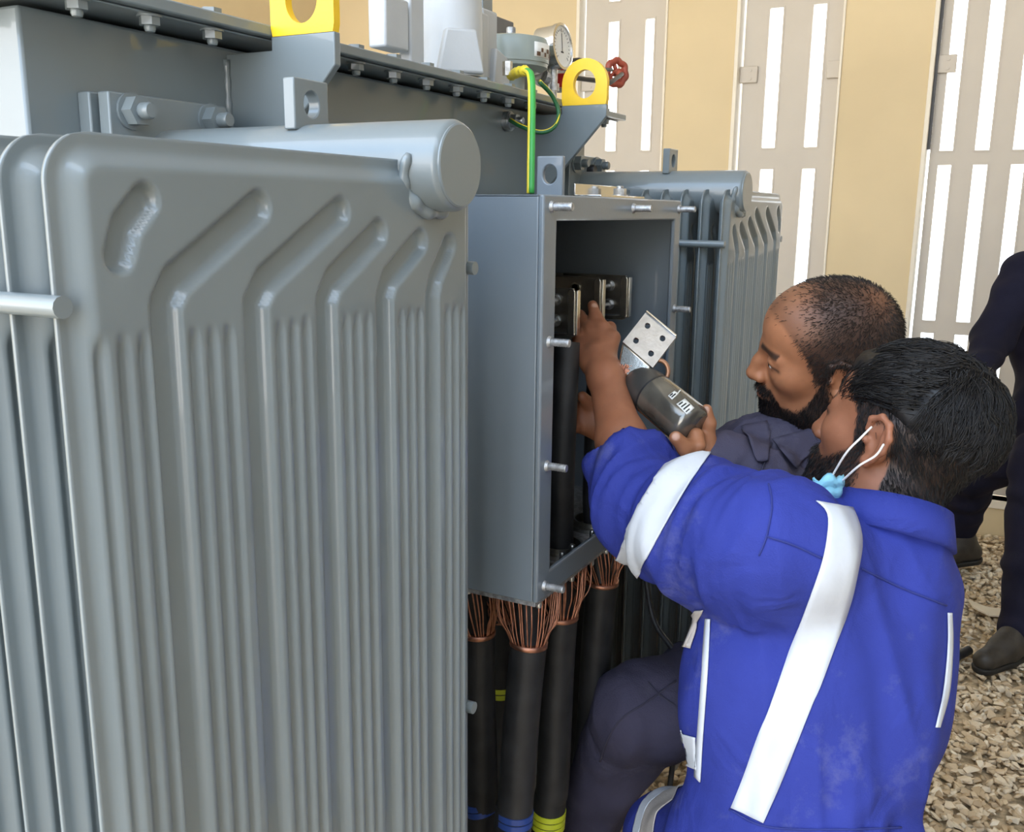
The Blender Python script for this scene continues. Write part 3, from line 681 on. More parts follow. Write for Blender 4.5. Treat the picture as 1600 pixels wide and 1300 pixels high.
# oil level gauge
og = empty('oil_gauge', (-1.0, 1.935, ZC), 'sage green round oil gauge with small window on the cover', 'gauge')
c = np.array([-1.0, 1.885, ZC]); gs = .80
MB().lathe(c, (0, 0, 1), [(.030, 0), (.030, .055), (.045, .060), (.066, .065), (.078, .072), (.079, .080)], 40).build('lower_bowl', GAUGEM, og, 35)
MB().lathe(c, (0, 0, 1), [(.081, .080), (.081, .085), (.0805, .118), (.076, .129), (.05, .135), (.001, .137)], 40).build('upper_cap', GAUGEM, og, 35)
MB().lathe(c, (0, 0, 1), [(.010, .134), (.010, .153), (.008, .155)], 16).build('top_plug', STUDM, og, 40)
wn_ = MB(); m_ = 8
for k in range(m_+1):
    a = math.radians(-25)+math.radians(62)*k/m_; wn_.v += [tuple(c+np.array([.0815*math.cos(a), .0815*math.sin(a), .088])), tuple(c+np.array([.0815*math.cos(a), .0815*math.sin(a), .117]))]
wn_.f = [(2*k, 2*k+2, 2*k+3, 2*k+1) for k in range(m_)]
wo_ = wn_.build('gauge_window', DIAL, og, True); sd = wo_.modifiers.new('solid', 'SOLIDIFY'); sd.thickness = .003
mk = MB()
for k in range(7):
    a = math.radians(-18+8*k); h0 = .094+.008*(k % 2); p = c+np.array([.0832*math.cos(a), .0832*math.sin(a), h0]); mk.obox(p, np.array([-math.sin(a), math.cos(a), 0])*(.003 if k % 3 else .005), np.array([0, 0, .004]), np.array([math.cos(a), math.sin(a), 0])*.0004)
mk.build('scale_marks', mat('brown_ink', (.12, .06, .03), .6), og)
MB().bolt(c+np.array([.05, .06, .06]), (.6, .8, -.3), .007, .004).build('side_bolt', STUDM, og, 40)
# dial thermometer
dg = empty('dial_gauge', (-.95, 2.02, ZC), 'chrome rimmed round dial gauge with white face', 'gauge')
dax = cv(.86, .04, -.5); dc = np.array([-.95, 2.03, 1.886]); 
MB().lathe(dc, dax, [(.044, -.050), (.047, -.048), (.047, -.004), (.0495, -.004), (.0495, .005), (.044, .006), (.043, .001)], 48).build('case', CHROME, dg, 35)
fc = MB().lathe(dc, dax, [(.0435, -.002), (.0435, .0015)], 48).build('dial_face', DIAL, dg, 35)
u_, v_ = MB.frame(dax); mk = MB()
up = nrm(np.array([0, 0, 1])-dax*dax[2]); sd_ = np.cross(up, dax)
for k in range(21):
    a = math.radians(-135+13.5*k); rd = math.sin(a)*sd_+math.cos(a)*up; mk.obox(dc+dax*.002+rd*.034, rd*(.004 if k % 5 == 0 else .002), np.cross(rd, dax)*.0005, dax*.0003)
mk.obox(dc+dax*.002-up*.012, sd_*.006, up*.0015, dax*.0003); mk.obox(dc+dax*.0025+up*.008, up*.02, sd_*.0008, dax*.0003)
mk.build('scale_marks', BLACK, fc)
MB().lathe(dc-dax*.02+np.array([0, 0, -.046]), (0, 0, -1), [(.011, 0), (.011, .03), (.015, .03), (.015, .045), (.010, .045), (.010, .075)], 20).build('stem', STEEL, dg, 40)
MB().lathe((-.966, 2.041, ZC), (0, 0, 1), [(.026, 0), (.026, .012), (.02, .02)], 20).build('stem_base', PAINT, dg, 40)
# valve with elbow and red hand wheel
vv = empty('drain_valve', (-1.08, 2.3, ZC), 'red hand wheel valve behind the far yellow eye', 'valve')
MB().tube(bez([(-1.04, 2.0, ZC), (-1.04, 2.0, ZC+.05), (-1.03, 2.02, ZC+.085), (-1.03, 2.07, ZC+.10), (-1.05, 2.15, ZC+.10)], 6), .026, 20).build('elbow_pipe', mat('aged_grey', (.22, .21, .19), .5, var=.2), vv, 40)
MB().lathe((-1.05, 2.15, ZC+.10), (-.1, 1, 0), [(.034, 0), (.034, .015), (.026, .015), (.026, .10), (.034, .10), (.034, .115)], 24).build('valve_body', mat('aged_grey', (.22, .21, .19)), vv, 40)
MB().tube([(-1.05, 2.2, ZC+.10), (-.99, 2.42, ZC+.105), (-1.03, 2.60, ZC+.15)], .006, 10).build('spindle', BLACK, vv, 40)
wc = np.array([-1.07, 2.66, 1.915]); wax = nrm((.85, -.5, .0)); hw = MB(); wu = np.array([0, 0, 1.]); wv = np.cross(wax, wu)
hw.tube([wc+.032*((1+.07*math.cos(7*a))*(math.cos(a)*wu+math.sin(a)*wv*1.0)) for a in np.linspace(0, 2*math.pi, 57)], .0095, 8)
for k in range(4): a = k*math.pi/2+.4; hw.tube([wc, wc+.032*(math.cos(a)*wu+math.sin(a)*wv)], .006, 6)
hw.lathe(wc-wax*.008, wax, [(.011, 0), (.011, .018), (.005, .02)], 12)
hw.build('hand_wheel', RED, vv, True); MB().tube([wc, (-1.03, 2.60, ZC+.15)], .008, 8).build('wheel_stem', RED, vv, True)
MB().tube(bez([(-1.05, 2.2, 1.87), (-1.03, 2.3, 1.90), (-1.02, 2.40, 1.892), (-1.02, 2.5, 1.90)], 5), .005, 6).build('lever', BLACK, vv, True)
MB().box((-.985, 2.075, ZC+.055), (-.955, 2.115, ZC+.085)).build('red_tag', mat('red_plastic', (.6, .03, .02), .4), vv, bevel=.003)
MB().box((-.98, 2.30, 1.725), (-.84, 2.46, 1.735)).build('drip_tray', PAINT, vv) if False else None
# earth cables
ec = empty('earth_strap', (-.80, 1.62, 1.56), 'green and yellow earth cable hanging down from the cover', 'cable', 'green yellow earth cables')
X_ = -.80
pa = [pt(798, 118, X=-.93), pt(812, 112, X=-.88), pt(826, 112, X=-.84), pt(831, 124, X=-.825), pt(832, 160, X=-.815), pt(831, 230, X=-.80), pt(830, 302, X=-.79)]
Pp = bez(pa, 8); 
MB().tube(Pp[10:], .0062, 10).build('green_insulation', GREEN, ec, True)
MB().tube([p+cv(-1, 0, -.2)*.0052 for p in Pp[10:]], .0034, 8).build('yellow_stripe', YINS, ec, True)
MB().tube([p+cv(.2, 0, -1)*.0 for p in Pp[:15]], [.009+.002*math.sin(i*1.7) for i in range(15)], 10).build('yellow_wrap', YINS, ec, True)
MB().cyl(pt(793, 118, X=-.93), pt(793, 96, X=-.93), .010, n=6).build('terminal_nut', STEEL, ec)
e2 = empty('earth_wire', tuple(pt(800, 195, X=-.91)), 'thin green earth wire looping from the tank wall stud', 'wire', 'green yellow earth cables')
P2 = bez([pt(797, 188, X=-.905), pt(815, 198, X=-.87), pt(845, 207, X=-.83), pt(866, 198, X=-.81), pt(873, 176, X=-.81), pt(863, 150, X=-.82), pt(843, 128, X=-.83)], 7)
MB().tube(P2, .0042, 8).build('green_insulation', mat('dark_green', (.02, .12, .04), .4), e2, True)
MB().tube([p+cv(.3, -.9, -.5)*.0028 for p in P2], .0022, 6).build('yellow_stripe', YINS, e2, True)
# loose things on the gravel
pc = pt(1540, 948, Z=.03); ws = MB()
ws.prism([pt(1512, 938, Z=.03), pt(1540, 950, Z=.03), pt(1578, 955, Z=.02), pt(1578, 965, Z=.02), pt(1545, 963, Z=.03), pt(1520, 950, Z=.035)], (0, 0, .006))
tag(ws.build('paper_strip', mat('paper', (.75, .68, .55), .7), loc=tuple(pc)), 'pale curved strip lying on the gravel by the standing boot', 'strip')
pa = pt(1490, 1028, Z=.03); pb = pt(1514, 1016, Z=.035); lp = MB().tube([pa+(pa-pb)*2, pb], .016, 12).build('pipe_offcut', BLACK, None, 40); tag(lp, 'short dark pipe lying on gravel behind the blue coverall', 'pipe')
# ------------------------------------------------------------------ people
SKIN = attr_mat('skin', .48, .12, 350, .35, .12)
HAIR = mat('black_hair', (.009, .008, .008), .45, spec=.35, var=.2)
HAIRB = mat('dark_brown_hair', (.020, .014, .011), .5, spec=.35, var=.2)
BLUE = mat('royal_blue_cloth', (.030, .044, .265), .75, var=.10, vscale=7, bump=.35, bscale=500, spec=.2)
NAVY = mat('faded_navy_cloth', (.070, .064, .098), .85, var=.12, vscale=6, bump=.4, bscale=420, spec=.15)
NAVYT = mat('navy_trouser_cloth', (.058, .054, .088), .85, var=.12, vscale=6, bump=.4, bscale=420, spec=.15)
DNAVY = mat('black_navy_cloth', (.012, .012, .026), .85, var=.15, vscale=6, bump=.4, bscale=300, spec=.15)
REFL = mat('reflective_tape', (.60, .63, .68), .5, 0, var=.06, vscale=14, bump=.35, bscale=60)
BEIGE = mat('beige_cloth', (.50, .45, .41), .8, var=.05, bump=.3, bscale=400)
BOOTM = mat('boot_leather', (.030, .026, .022), .5, var=.3, vscale=30, bump=.3, bscale=80)
SOLE = mat('boot_sole', (.015, .014, .013), .7)
EYEW = mat('eye_white', (.75, .70, .66), .15); IRIS = mat('iris', (.015, .008, .005), .1)

def cloth_extra(mt, dust, wr=.5):
    nt = mt.node_tree; N = nt.nodes; L = nt.links; b = N['Principled BSDF']; t = N.new('ShaderNodeTexCoord')
    n1 = N.new('ShaderNodeTexNoise'); n1.inputs['Scale'].default_value = 14; n1.inputs['Detail'].default_value = 2; n1.inputs['Distortion'].default_value = 1.2; L.new(t.outputs['Object'], n1.inputs['Vector'])
    bp = N.new('ShaderNodeBump'); bp.inputs['Strength'].default_value = wr; bp.inputs['Distance'].default_value = .012; L.new(n1.outputs[0], bp.inputs['Height'])
    old = b.inputs['Normal'].links[0].from_node; L.new(bp.outputs[0], old.inputs['Normal'])
    n2 = N.new('ShaderNodeTexNoise'); n2.inputs['Scale'].default_value = 9; n2.inputs['Detail'].default_value = 8; n2.inputs['Roughness'].default_value = .7; L.new(t.outputs['Object'], n2.inputs['Vector'])
    mr = N.new('ShaderNodeMapRange'); mr.inputs[1].default_value = .56; mr.inputs[2].default_value = .78; mr.inputs[4].default_value = dust; L.new(n2.outputs[0], mr.inputs[0])
    src = b.inputs['Base Color'].links[0].from_socket; mx = N.new('ShaderNodeMix'); mx.data_type = 'RGBA'; L.new(mr.outputs[0], mx.inputs[0]); L.new(src, mx.inputs[6]); mx.inputs[7].default_value = (.42, .42, .46, 1); L.new(mx.outputs[2], b.inputs['Base Color'])
cloth_extra(BLUE, .22); cloth_extra(NAVY, .10); cloth_extra(NAVYT, .10)
def frame_from(F, U):
    F = nrm(F); U = np.asarray(U, float); U = nrm(U-F*(U@F)); return np.array([F, np.cross(U, F), U])   # rows forward, left, up
def sstep(a, b, x): t = np.clip((x-a)/(b-a), 0, 1); return t*t*(3-2*t)
HXS = [-.12, -.06, -.035, -.026, -.004, .010, .024, .030, .048, .072, .11]
def hair_mask(V, hl, soft=.006):
    return sstep(-soft, soft, V[:, 2]-np.interp(V[:, 0], HXS, hl))
BT2 = [.0, -.010, -.052, -.076, -.076, -.049, -.047]; BT1 = [.0, .0, -.030, -.046, -.058, -.048, -.046]
def beard_mask(V, bt):
    x, y, z = V.T; ay = np.abs(y)
    top = np.interp(x, [-.01, .012, .03, .05, .072, .086, .11], bt)
    m_ = sstep(-.005, .005, top-z)*sstep(-.006, .006, x-np.interp(z, [-.14, -.10, -.05, 0], [.035, .0, .0, .008]))*sstep(-.005, .005, z+.128)
    lips = np.exp(-(((z+.066)/.008)**2+(ay/.024)**2)**2)*(x > .07)
    return m_*(1-np.clip(lips*1.4, 0, 1)), lips
def head(neck_l, neck_r, blunt=1.0):
    f = Field((-.16, -.13, -.24), (.15, .13, .15), .0024)
    f.ell((-.014, 0, .032), (.098, .076, .090), k=.02); f.ell((.030, 0, .045), (.064, .067, .062), k=.03)
    f.ell((.032, 0, -.040), (.056, .057, .068), k=.04)
    for s in (-1, 1):
        f.cap((-.002, s*.050, -.045), (.020, s*.044, -.080), .017, .016, .03); f.cap((.020, s*.044, -.080), (.072, s*.013, -.101), .016, .015, .03)
        f.sph((.060, s*.044, -.014), .020, .03); f.cap((.086, s*.010, .021), (.076, s*.046, .018), .009, .007, .014)
    f.sph((.078, 0, -.100), .018, .03); f.ell((.078, 0, -.063), (.022, .030, .020), k=.025)
    for s in (-1, 1): f.ell((.104, s*.034, .006), (.020, .019, .010), k=.012, op='sub')
    f.chain([((.090, 0, .018), .008), ((.104, 0, -.010), .0075), ((.113, 0, -.030), .0095)], .014); f.cap((.098, 0, -.03), (.110, 0, -.033), .011, .009, .012)
    for s in (-1, 1): f.sph((.103, s*.0135, -.035), .0072, .008); f.sph((.106, s*.008, -.0445), .0042, .004, 'sub')
    # lips
    f.chain([((.092, -.022, -.064), .004), ((.1015, 0, -.0595), .0058), ((.092, .022, -.064), .004)], .006)
    f.chain([((.091, -.020, -.068), .004), ((.0995, 0, -.0720), .0062), ((.091, .020, -.068), .004)], .006)
    f.cap((.105, -.02, -.0655), (.105, .02, -.0655), .0022, .0022, .003, 'sub')
    for s in (-1, 1):   # lids
        f.ell((.0780, s*.034, .006), (.0150, .0170, .0125), k=.005); f.ell((.092, s*.034, .003), (.008, .0135, .0034), k=.002, op='sub')
    for s in (-1, 1):   # ears
        f.ell((-.014, s*.076, .0), (.018, .007, .028), k=.012)
        rim = [(.006, .080, .010), (.004, .084, .024), (-.010, .088, .032), (-.024, .091, .026), (-.031, .092, .010), (-.028, .090, -.008), (-.018, .086, -.022), (-.008, .081, -.031), (-.003, .077, -.027)]
        for a, b in zip(rim[:-1], rim[1:]): f.cap((a[0], s*a[1], a[2]), (b[0], s*b[1], b[2]), .0042, .0042, .004)
        f.sph((-.008, s*.081, -.028), .007, .005); f.cap((-.021, s*.087, .016), (-.019, s*.085, -.010), .0035, .0035, .006)
        f.ell((-.009, s*.090, -.003), (.0085, .011, .0120), k=.005, op='sub'); f.sph((.003, s*.081, -.004), .005, .004)
    f.cap((-.028, 0, -.055), neck_l, .052, neck_r, .035); f.cap((.015, 0, -.085), neck_l, .030, neck_r*.8, .04)
    V, Q = f.mesh(); return relax(V, Q, 1, .3), Q
def lash(V, col):
    ay = np.abs(V[:, 1]); m_ = (np.exp(-((V[:, 2]-.0075+10*(ay-.034)**2)/.0026)**2)*(V[:, 0] > .045)*sstep(.015, .020, ay)*sstep(.062, .055, ay))[:, None]; return col*(1-.85*m_)+.01*.85*m_
def to_world(V, C, R): return C+V@R
def hairs(V, N, mask, n, length, lay, flow, seg=3, jit=.35, seed=1):
    """short hairs rooted on mesh points where mask is high; lay=0 upright, 1 flat along flow"""
    r = np.random.default_rng(seed); idx = r.choice(len(V), n, p=mask/mask.sum()); P = V[idx]+r.normal(0, .0010, (n, 3)); Nn = N[idx]
    fl = np.broadcast_to(np.asarray(flow, float), (n, 3)) if np.ndim(flow) == 1 else flow[idx]
    fl = fl-Nn*(fl*Nn).sum(1, keepdims=True); fl /= np.linalg.norm(fl, axis=1, keepdims=True)+1e-9
    d = (1-lay)*Nn+lay*fl+r.normal(0, jit, (n, 3))*.5; d /= np.linalg.norm(d, axis=1, keepdims=True)
    L = (length*r.uniform(.6, 1.25, n))[:, None]; out = [P-.001*Nn]
    for k in range(1, seg): t = k/(seg-1); out.append(P+d*L*t+fl*L*lay*.35*t*t-Nn*L*lay*.1*t*t)
    return np.stack(out, 1)
def eyes(C, R, parent):
    for s in (-1, 1):
        b = MB(); c = np.array([.0785, s*.034, .005]); 
        o = MB().lathe(to_world(c, C, R), R[0], [(.0128*math.sin(a), -.0128*math.cos(a)) for a in np.linspace(.05, math.pi-.02, 14)], 20).build('eye', EYEW, parent, True)
        MB().lathe(to_world(c+np.array([.0100, 0, -.001]), C, R), R[0], [(.0058, 0), (.0050, .0018), (.003, .0029)], 16).build('iris', IRIS, o, True)
def cloth(name, fld, parent, material, amp=.004, seeds=0, stretch=(14, 14, 6), it=2, extra=None):
    V, Q = fld.mesh(); V = relax(V, Q, it); N = vnormals(V, Q)
    d = amp*(pnoise(V, stretch, 3.1+seeds)+.5*pnoise(V, np.array(stretch)*2.3, 9.7+seeds))
    if extra is not None: d = d+extra(V, N)
    V = V+N*d[:, None]; return npmesh(name, V, Q, material, parent), V, Q
def band(src, name, p0, n, half, parent, material, off=.0018, keep=None):
    """strip of the garment surface between two parallel planes, raised as sewn-on tape; keep = (point, normal) half spaces to keep"""
    import bmesh
    bm = bmesh.new(); bm.from_mesh(src.data); o0 = np.array(org(src)); n = nrm(n)
    def cut(p, nn): bmesh.ops.bisect_plane(bm, geom=bm.verts[:]+bm.edges[:]+bm.faces[:], plane_co=Vector(p-o0), plane_no=Vector(nn), clear_outer=True)
    cut(np.asarray(p0)+n*half, n); cut(np.asarray(p0)-n*half, -n)
    for p, k in (keep or []): cut(np.asarray(p), -nrm(k))
    bm.normal_update()
    for v in bm.verts: v.co += v.normal*off
    me = bpy.data.meshes.new(name); bm.to_mesh(me); bm.free(); me.materials.clear()
    o = bpy.data.objects.new(name, me); COL.objects.link(o); o.parent = src if parent is None else parent; me.materials.append(material)
    if parent is None: o.location = (0, 0, 0)
    me.polygons.foreach_set('use_smooth', [True]*len(me.polygons)); md = o.modifiers.new('solid', 'SOLIDIFY'); md.thickness = .0016; md.offset = 1
    return o
from mathutils.bvhtree import BVHTree
def resample(L, n):
    P = np.array(bez([np.array([*p, 0.]) for p in L], 10))[:, :2] if len(L) > 2 else np.array(L, float)
    d = np.r_[0, np.cumsum(np.linalg.norm(np.diff(P, axis=0), axis=1))]; t = np.linspace(0, d[-1], n); return np.stack([np.interp(t, d, P[:, i]) for i in (0, 1)], 1)
def sewn(bvh, name, left, right, parent, material, nl=40, na=6, off=.002, depth=1.2):
    """cloth strip lying on the garment between two outlines traced on its surface"""
    A, B = resample(left, nl), resample(right, nl); V = []
    for a, b in zip(A, B):
        for k in range(na):
            p = a+(b-a)*k/(na-1); d = Vector(pt(p[0], p[1], 1.0)-CORG).normalized(); loc, nn, i, dist = bvh.ray_cast(Vector(CORG), d)
            if loc is None: loc, nn, i, dist = bvh.find_nearest(Vector(pt(p[0], p[1], depth)))
            nn = nn if nn.dot(d) < 0 else -nn; V.append(np.array(loc+nn*off))
    V = np.array(V); G = V.reshape(nl, na, 3); G[1:-1] = .5*G[1:-1]+.25*(G[:-2]+G[2:]); V = G.reshape(-1, 3)
    Qs = np.array([(j*na+i, j*na+i+1, (j+1)*na+i+1, (j+1)*na+i) for j in range(nl-1) for i in range(na-1)])
    o = npmesh(name, V, Qs, material, parent); md = o.modifiers.new('solid', 'SOLIDIFY'); md.thickness = .0016; md.offset = 0; return o
def bvh_of(V, Q): return BVHTree.FromPolygons([tuple(p) for p in V], [tuple(int(i) for i in q) for q in Q])
def seam(bvh, name, line, parent, material, w=1.3, **k):
    L = np.array(line, float); d = np.gradient(L, axis=0); n = np.stack([-d[:, 1], d[:, 0]], 1); n /= np.linalg.norm(n, axis=1, keepdims=True); return sewn(bvh, name, (L-n*w).tolist(), (L+n*w).tolist(), parent, material, 30, 2, .0012, **k)
def boot(parent, ank, toe_dir, mt=BOOTM, L=.27, tilt=0):
    ank = np.asarray(ank, float); d = nrm(toe_dir); up = np.array([0, 0, 1.]); up = nrm(up-d*(up@d)); sd = np.cross(up, d)
    heel = ank-d*.03-up*.07; toe = heel+d*(L-.05)
    lo = np.minimum(np.minimum(heel, toe), ank)-.12; hi = np.maximum(np.maximum(heel, toe), ank)+.14
    f = Field(lo, hi, .005); f.cap(ank+up*.03, ank-up*.02, .047, .05, .03); f.cap(heel+up*.01, heel+d*.1+up*.015, .042, .044, .03); f.cap(heel+d*.1+up*.01, toe, .045, .038, .03)
    f.cap(ank, heel+d*.13+up*.03, .045, .035, .03); f.half(heel-up*.022, -up, .004)
    V, Q = f.mesh(); o = npmesh('boot', relax(V, Q, 1), Q, mt, parent)
    g = Field(lo, hi, .005); g.cap(heel-up*.018, heel+d*.1-up*.018, .042, .040, .02); g.cap(heel+d*.1-up*.018, toe-up*.018, .044, .040, .02); g.half(heel-up*.018, up, .003); g.half(heel-up*.042, -up, .003)
    V, Q = g.mesh(); npmesh('sole', V, Q, SOLE, o)
    for k in range(4):
        c = ank+d*(.045+.02*k)+up*(.015-.018*k); MB().tube(bez([c-sd*.03-up*.006, c+up*.012, c+sd*.03-up*.006], 4), .003, 6).build('lace', SOLE, o, True)
def hand_field(segs, h=.0019, pad=.03):
    A = np.array([p for s in segs for p in (s[0], s[1])]); f = Field(A.min(0)-pad, A.max(0)+pad, h)
    for s in segs: f.cap(*s)
    return f
def skin_col(V, base, nails=(), seed=0):
    c = np.tile(np.array(base), (len(V), 1))*(1+.12*pnoise(V, 40, seed))[:, None]
    for p, r_ in nails:
        w_ = sstep(r_*1.2, r_*.8, np.linalg.norm(V-p, axis=1))[:, None]; c = c*(1-w_)+np.array([.50, .30, .22])*w_
    return c
def largest(V, Q):
    """drop crumbs: keep the biggest connected surface"""
    p = np.arange(len(V))
    while True:
        m_ = p[Q].min(1); q = p.copy()
        for i in range(4): np.minimum.at(q, Q[:, i], m_)
        q = q[q]
        if (q == p).all(): break
        p = q
    ids, n_ = np.unique(p, return_counts=True); keep = p == ids[n_.argmax()]; new = np.cumsum(keep)-1
    return keep, new[Q[keep[Q].all(1)]]
def merge(parts):
    """one skin mesh from several (V,Q,col) surfaces"""
    Vs, Qs, Cs, o = [], [], [], 0
    for V, Q, c in parts:
        kp, Q = largest(V, Q); V = V[kp]; c = c[kp]; Vs.append(V); Qs.append(Q+o); Cs.append(c); o += len(V)
    return np.concatenate(Vs), np.concatenate(Qs), np.concatenate(Cs)
def arrP(L): return [(pt(*p[:3]), p[3]) for p in L]

# ------------------------------------------------ worker in the blue coverall
man = empty('person', (-.2, 1.25, 0), 'worker in blue coverall with white reflective stripes and lowered mask, reaching into the box', 'person')
S_ = cv(.955, .29, 0); T_ = cv(.29, -.93, .18); T_ = nrm(T_-S_*(T_@S_)); B_ = np.cross(S_, T_); TR = np.array([S_, B_, T_])
shL, elL, wrL = pt(1215, 858, 1.14), pt(1008, 792, 1.33), pt(946, 588, 1.47)
hipL, hipR = pt(1170, 1345, 1.24), pt(1310, 1370, 1.2)
knL, knR = pt(1066, 1326, 1.45), pt(1290, 1420, 1.60)
anL, anR = np.array([knL[0]+.16, knL[1]-.16, .12]), np.array([knR[0]+.08, knR[1]+.02, .12])
f = Field((-.75, .75, .06), (.25, 1.85, 1.32), .0052)
f.ell(pt(1318, 935, 1.25), (.138, .10, .14), TR, .05); f.ell(pt(1277, 1070, 1.225), (.175, .122, .185), TR, .05)
f.ell(pt(1247, 1235, 1.215), (.134, .11, .11), TR, .05); f.ell(pt(1240, 1375, 1.21), (.160, .14, .12), TR, .06)
f.cap(pt(1235, 862, 1.17), pt(1386, 905, 1.27), .066, .066, .05); f.cap(pt(1385, 838, 1.24), pt(1370, 890, 1.25), .058, .08, .05)
f.chain([(shL, .078), (pt(1112, 838, 1.22), .080), (elL, .066)], .04); f.chain([(elL, .066), (pt(995, 755, 1.36), .058)], .02); f.cap(pt(1000, 770, 1.35), pt(990, 730, 1.37), .063, .061, .006); f.cap(pt(985, 725, 1.373), pt(970, 660, 1.41), .047, .06, .006, 'sub')
f.chain(arrP([(1390, 920, 1.28, .068), (1350, 950, 1.43, .062), (1190, 865, 1.57, .056), (1060, 745, 1.57, .048)]), .03)
f.chain([(hipL, .10), (knL, .078), (anL, .062)], .03); f.chain([(hipR, .11), (knR, .082), (anR, .064)], .04)
cre = [((1060, 770), (1052, 880)), ((1115, 745), (1150, 860)), ((1180, 750), (1205, 870)), ((1240, 800), (1190, 900)), ((1255, 1190), (1290, 1280)), ((1170, 1230), (1200, 1290)), ((1330, 1215), (1400, 1190)), ((1340, 1250), (1410, 1225))]
def blue_folds(V, N):
    Q3 = (V-CORG)@CM.T; px = 800+FPX*Q3[:, 0]/Q3[:, 2]; d = np.zeros(len(V))
    sl = (V-elL)@nrm(shL-elL); near = sstep(.16, .0, np.abs(np.linalg.norm(V-elL-np.outer(sl, nrm(shL-elL)), axis=1)-.07))
    arm = sstep(.115, .09, np.linalg.norm(V-elL-np.outer(sl, nrm(shL-elL)), axis=1))*sstep(.32, .22, sl); d += arm*(.0100*(1-2.4*np.abs(pnoise(np.stack([sl*15, V@CM[1]*4, V@CM[0]*6], 1), 1, 5)))+.0060*(1-2.4*np.abs(pnoise(np.stack([sl*30+V@CM[1]*6, V@CM[1]*7, V@CM[2]*5], 1), 1, 8))))
    bk = 1-arm; q_ = np.stack([V@S_*16+V@T_*5, V@T_*3.2, V@B_*4], 1); d += bk*.0085*(1-2.4*np.abs(pnoise(q_, 1, 15)))
    t = (V-pt(1247, 1250, 1.215))@T_; d += sstep(.06, 0, np.abs(t))*(.004*np.sin(((V@S_)*95)+3*pnoise(V, 14, 2))-.006)
    return d
cov, CV, CQ = cloth('coverall', f, man, BLUE, .0065, 0, (11, 11, 5), 2, blue_folds)
ad = nrm(shL-elL)
band(cov, 'sleeve_stripe', pt(1031, 797, 1.27), cv(.82, .48, -.22), .0205, man, REFL, keep=[(elL+ad*.2, -ad), (elL-.13*T_, T_)])
cb = bvh_of(CV, CQ); SEAM = mat('blue_seam', (.02, .032, .20), .8)
sewn(cb, 'back_stripe', [(1274, 784), (1291, 800), (1292, 830), (1284, 876), (1262, 940), (1227, 1034), (1193, 1128), (1143, 1262)], [(1332, 795), (1341, 820), (1345, 850), (1338, 890), (1327, 940), (1306, 1006), (1263, 1119), (1193, 1286)], man, REFL, 60, 8)
sewn(cb, 'back_stripe', [(1479, 957), (1479, 1010), (1472, 1080), (1460, 1136)], [(1485, 957), (1486, 1010), (1481, 1080), (1466, 1136)], man, REFL, 40, 4, depth=1.26)
sewn(cb, 'side_piping', [(1104, 966), (1098, 1050), (1091, 1150), (1087, 1213)], [(1111, 966), (1107, 1050), (1100, 1150), (1096, 1222)], man, REFL, 40, 3)
sewn(cb, 'pocket_patch', [(1057, 1143), (1060, 1172), (1074, 1196)], [(1088, 1152), (1089, 1178), (1091, 1203)], man, REFL, 16, 8, depth=1.2)
for L_ in ([(1198, 838), (1240, 852), (1284, 872)], [(1345, 888), (1400, 915), (1478, 946)], [(1201, 757), (1206, 790), (1198, 838), (1186, 868)], [(1140, 1264), (1195, 1291), (1300, 1296), (1408, 1292)]): seam(cb, 'seam', L_, man, SEAM)
sewn(cb, 'side_opening', [(1086, 952), (1076, 985), (1067, 1010)], [(1101, 951), (1090, 976), (1073, 1012)], man, BEIGE, 14, 4, .003)
kd = nrm(knL-hipL); kk = [((knL+knR)/2, knL-knR), (knL+np.array([0, 0, -.14]), np.array([0, 0, 1.])), (knL+np.array([0, 0, .13]), np.array([0, 0, -1.]))]
band(cov, 'knee_stripe', knL-kd*.035, kd, .014, man, REFL, keep=kk)
band(cov, 'knee_patch', knL-kd*.085, kd, .036, man, BEIGE, .0015, keep=kk)
# head
HC = pt(1405, 687, 1.258); HR = frame_from(cv(-.60, -.38, .70), cv(.285, -.92, -.25))
nb = pt(1385, 815, 1.235); nl = HR@(nb-HC)
V, Q = head(nl, .056); Nn = vnormals(V, Q)
HL1 = [-.085, -.080, -.060, .012, .020, -.02, -.02, .020, .052, .070, .080]
hm = hair_mask(V, HL1)*sstep(.083, .077, np.abs(V[:, 1])+.3*np.maximum(0, V[:, 2]-.03)*0-.02*(V[:, 2] > .038)-.02*(V[:, 0] < -.038)); bm_, lip = beard_mask(V, BT1)
sk = np.array([.26, .104, .054]); col = np.tile(sk, (len(V), 1))
col *= (1+.15*pnoise(V, 30, 1))[:, None]
ear = sstep(.078, .086, np.abs(V[:, 1]))[:, None]; col = col*(1-.3*ear)+np.array([.36, .15, .09])*.3*ear
col = col*(1-lip[:, None]*.5)+np.array([.22, .07, .05])*lip[:, None]*.5
dk = np.maximum(hm*.92, bm_*.80)[:, None]; col = col*(1-dk)+np.array([.016, .012, .011])*dk
brow = np.exp(-(((V[:, 2]-.024)/.0055)**2)**2)*(V[:, 0] > .06)*(np.abs(V[:, 1]) > .010)*(np.abs(V[:, 1]) < .052); col = col*(1-.85*brow[:, None])+.012*.85*brow[:, None]; col = lash(V, col)
parts = [(to_world(V, HC, HR), Q, col)]
